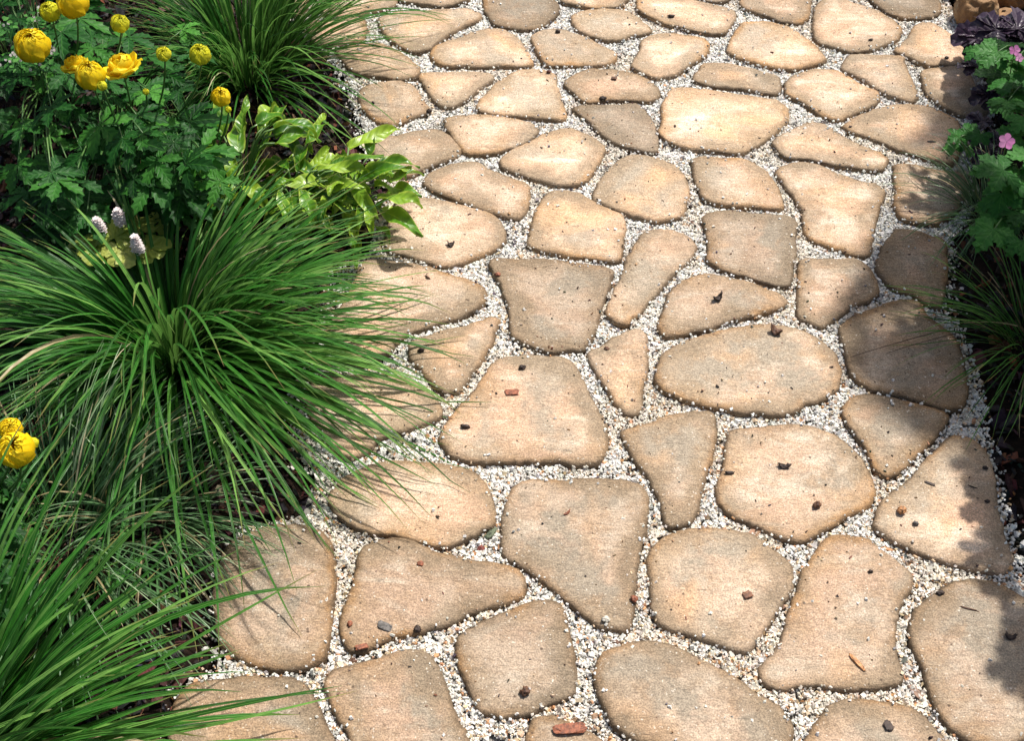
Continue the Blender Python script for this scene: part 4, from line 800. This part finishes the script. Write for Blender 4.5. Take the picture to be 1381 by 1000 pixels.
DEB = [
 ('bark_husk', 'round dark husk on the flagstone beside the bare mulch patch', 'husk', (608, 331), (7, 5, 4), 10, DK),
 ('bark_crumb', 'small dark crumb left of the round husk, near the mulch patch', 'bark crumb', (553, 308), (3.2, 2.4, 2.2), 0, DK),
 ('bark_crumb', 'slender brown crumb on the long flagstone under the tussock tips', 'bark crumb', (577, 375), (5, 2, 2), -40, BR),
 ('bark_crumb', 'brown crumb on the left corner of the small golden flagstone', 'bark crumb', (568, 474), (5.5, 4, 3), 20, DK),
 ('bark_crumb', 'rusty crumb at the upper left corner of the shield-shaped flagstone', 'bark crumb', (671, 371), (5.5, 3.5, 2.5), -15, RD),
 ('bark_crumb', 'dark crumb at the top of the large trapezoid flagstone', 'bark crumb', (704, 497), (5.5, 4.5, 4), 0, DK),
 ('bark_chip', 'flat round red-brown chip on the large trapezoid flagstone', 'bark chip', (691, 530), (11, 6.5, 2.2), 3, RD),
 ('bark_crumb', 'black three-armed crumb on the left of the large trapezoid flagstone', 'bark crumb', (627, 577), (7, 3.2, 4), 0, DK),
 ('bark_husk', 'brown husk on the arrowhead flagstone', 'husk', (968, 405), (8, 5, 5), 35, DK),
 ('bark_husk', 'big brown hollow husk on the upper edge of the biggest oval flagstone', 'husk', (1046, 449), (10, 7, 6), -35, BR),
 ('bark_crumb', 'dark crumb in the gravel just above the big hollow husk', 'bark crumb', (1051, 430), (5, 4, 3.5), 0, DK),
 ('bark_crumb', 'oval crumb at the top left of the small narrow flagstone', 'bark crumb', (818, 470), (4.5, 3.6, 2), 0, BR),
 ('bark_curl', 'thin curl of bark at the left edge of the large roundish flagstone', 'bark curl', (984, 638), (8, 2.4, 2), 0, DK),
 ('bark_husk', 'dark oval husk near the middle of the large roundish flagstone', 'husk', (1057, 630), (9, 4.4, 4), -3, DK),
 ('bark_crumb', 'lumpy brown crumb low on the large roundish flagstone', 'bark crumb', (1101, 682), (6, 5, 5), 40, BR),
 ('bark_flake', 'dark slanting sliver on the pale flagstone at the right edge', 'bark sliver', (1253, 653), (8, 2.2, 1.8), -28, DK),
 ('seed_bead', 'round reddish bead on the pale flagstone at the right edge', 'seed', (1215, 691), (6.5, 6, 6), 0, OR),
 ('pebble', 'tiny grey-green pebble right of the reddish bead', 'pebble', (1234, 708), (4.5, 3, 3), -20, GY),
 ('twig', 'hair-thin dark sliver in the shade on the pale flagstone', 'twig', (1311, 657), (7, .9, .9), -30, DK),
 ('bark_crumb', 'dark crumb by the right rim of the pale flagstone, under the twig', 'bark crumb', (1331, 677), (4, 2.6, 2), 0, DK),
 ('bark_crumb', 'dark crumb by the right rim of the pale flagstone, above the twig', 'bark crumb', (1328, 632), (4, 3, 2.4), 0, DK),
 ('bark_curl', 'small red curl on the flagstone with the square top', 'bark curl', (765, 692), (6, 2, 1.8), 35, RD),
 ('bark_flake', 'dark grey flake on the wide brown wedge flagstone', 'slate flake', (519, 845), (10, 6, 2.5), -25, GY),
 ('bark_crumb', 'red crumb at the top of the wide brown wedge flagstone', 'bark crumb', (567, 760), (5, 3.6, 2.5), 0, RD),
 ('bark_crumb', 'black crumb at the lower rim of the wide brown wedge flagstone', 'bark crumb', (563, 849), (5, 5, 4), 0, DK),
 ('bark_crumb', 'rusty crumb at the left rim of the wide brown wedge flagstone', 'bark crumb', (472, 842), (4, 4, 2.5), 0, RD),
 ('bark_chip', 'rusty chip tucked under the lower left tip of the wide brown wedge flagstone', 'bark chip', (488, 873), (9, 4, 3), 10, RD),
 ('bark_crumb', 'dark brown crumb in the gravel fork left of the bottom-edge flagstones', 'bark crumb', (474, 887), (6, 4, 4), 0, BR),
 ('seed_bead', 'dark round husk with a shine on the rounded square flagstone', 'husk', (708, 934), (6.5, 6, 5.5), 0, BR),
 ('bark_chip', 'big red-brown bark chip at the bottom edge of the path', 'bark chip', (769, 984), (21, 7.5, 5), 3, RD),
 ('bark_chip', 'heart-shaped brown chip on the smooth tan rounded flagstone', 'bark chip', (1008, 803), (7, 6, 3), 20, (.16, .07, .035)),
 ('wood_splinter', 'orange wood splinter on the bell-shaped flagstone', 'wood splinter', (1156, 893), (14, 3.2, 2), -58, OR),
 ('bark_crumb', 'small black crumb near the top of the bell-shaped flagstone', 'bark crumb', (1174, 771), (3.6, 2.6, 2.4), 0, DK),
 ('twig', 'short dark twig on the flagstone in the lower right corner', 'twig', (1307, 821), (13, 1.3, 1.3), -22, BR),
 ('bark_husk', 'black husk at the right edge of the lower right corner flagstone', 'husk', (1362, 860), (8, 4.5, 4), -8, DK),
 ('bark_chip', 'dark clotted chip on the bottom-edge flagstone below the bell-shaped one', 'bark chip', (1198, 979), (6, 7, 2), 20, DK),
 ('wood_splinter', 'orange-brown splinter in the gravel between the pale right-edge flagstone and the bell-shaped one', 'wood splinter', (1192, 733), (19, 3, 2.4), -20, OR),
 ('bark_chip', 'brown slab of bark in the gravel left of the lower right corner flagstone', 'bark chip', (1237, 928), (12, 5, 3.5), -58, (.20, .12, .08)),
 ('bark_crumb', 'dark crumb in the gravel at the upper left of the lower right corner flagstone', 'bark crumb', (1268, 800), (6, 3.5, 3), 5, DK),
 ('bark_crumb', 'dark oval crumb on the long slanting flagstone at the top', 'bark crumb', (905, 22), (8, 3.4, 3), 0, DK),
 ('bark_chip', 'brown chip on the flagstone with the dark brown left end', 'bark chip', (828, 106), (6, 4, 3), -8, BR),
 ('bark_crumb', 'black lumpy crumb at the foot of the flagstone with the dark brown left end', 'bark crumb', (813, 133), (7, 4.5, 3.5), 5, DK),
 ('bark_crumb', 'dark flat crumb on the large pinkish flagstone at the top', 'bark crumb', (1174, 54), (5, 3, 2), 10, DK),
 ('bark_crumb', 'black crumb in the gravel under the large pinkish flagstone', 'bark crumb', (1201, 71), (6, 4.5, 4), 0, DK),
 ('bark_crumb', 'black crumb on the flagstone left of the upper purple leaves', 'bark crumb', (1276, 79), (4.5, 3.2, 3), 0, DK),
 ('bark_flake', 'dark leaf scrap on the long flagstone beside the cranesbill shoot', 'leaf scrap', (1256, 191), (8, 2.6, 1.5), 0, DK),
 ('pebble', 'mossy grey-green pebble in the gravel beside the oval flagstone with the rusty end', 'pebble', (661, 716), (11, 5, 5), 48, GN),
 ('bark_crumb', 'red crumb in the gravel below the mossy pebble', 'bark crumb', (648, 735), (5, 5, 4), 0, (.14, .03, .02)),
 ('bark_crumb', 'brown crumb in the gravel above the wide slanting bottom flagstone', 'bark crumb', (832, 863), (6, 4, 3.5), 0, BR),
 ('bark_crumb', 'dark crumb in the gravel between the rusty triangular and pale right-edge flagstones', 'bark crumb', (1259, 604), (6, 4.5, 4), 0, DK),
 ('bark_crumb', 'reddish crumb at the rusty corner of the pale slanting-sided flagstone', 'bark crumb', (740, 97), (5, 3, 3), 0, (.10, .03, .02)),
 ('bark_crumb', 'dark crumb at the right tip of the flagstone with grass blades across it', 'bark crumb', (579, 149), (5, 4, 4), 0, DK),
 ('bark_crumb', 'black crumb at the lower left corner of the round creamy-centred flagstone', 'bark crumb', (1112, 160), (8, 4.5, 4), 0, DK),
 ('bark_crumb', 'black crumb on the top left corner of the small pointed top flagstone', 'bark crumb', (752, 44), (5, 4, 4), 0, DK),
 ('bark_crumb', 'rust-brown crumb at the lower right corner of the square-topped flagstone', 'bark crumb', (855, 809), (5, 5, 4), 0, RD),
 ('bark_crumb', 'black crumb in the gravel where the rounded pinkish flagstone ends at right', 'bark crumb', (932, 273), (4, 4, 3.5), 0, DK),
 ('pebble', 'pale pebble near the foot of the square-topped flagstone', 'pebble', (817, 836), (6, 4.5, 3.5), 0, PALE),
 ('bark_flake', 'pale buff flake in the gravel above the tall wedge flagstone', 'bark chip', (898, 552), (11, 4, 2.5), -12, PALE),
 ('bark_crumb', 'brown crumb in the gravel left of the tall wedge flagstone', 'bark crumb', (848, 636), (5.5, 3, 3), -40, BR),
]
for i, (nm, lab, cat, px, dm, ang, c) in enumerate(DEB): debris(nm, lab, cat, px, dm, ang, c, i + 1)

# dry stalks lying across the shaded stones on the right
def stalk(label, a, b, za, zb, lift, r, mat='straw'):
    mb = MB(); A, B = at(*a, za), at(*b, zb); tube(mb, arc(A, B, 0, 12, ((A.x + B.x) / 2, (A.y + B.y) / 2, (za + zb) / 2 + lift)), r, r * .4, .5, 5)
    o = mb.build('dry_stalk', M[mat], None, A); tag(o, label, 'dry stalk', 'dry grass stalks at the right edge')
stalk('long thin dry stalk crossing the large olive-brown flagstone', (1270, 446), (1146, 482), .035, .020, .004, .0009, 'anther')
stalk('dry stalk arching from the right bed onto the large olive-brown flagstone', (1365, 437), (1195, 477), .06, .020, .02, .0010, 'anther')
stalk('pale straw stalk slanting down to the rim of the large olive-brown flagstone', (1325, 492), (1262, 540), .05, .02, .004, .0013)
stalk('bleached stalk bridging the black shade at the right edge', (1372, 440), (1300, 436), .10, .06, .012, .0011)
stalk('bleached stalk arching above the small cranesbill shoot', (1340, 222), (1296, 196), .08, .05, .03, .0009)
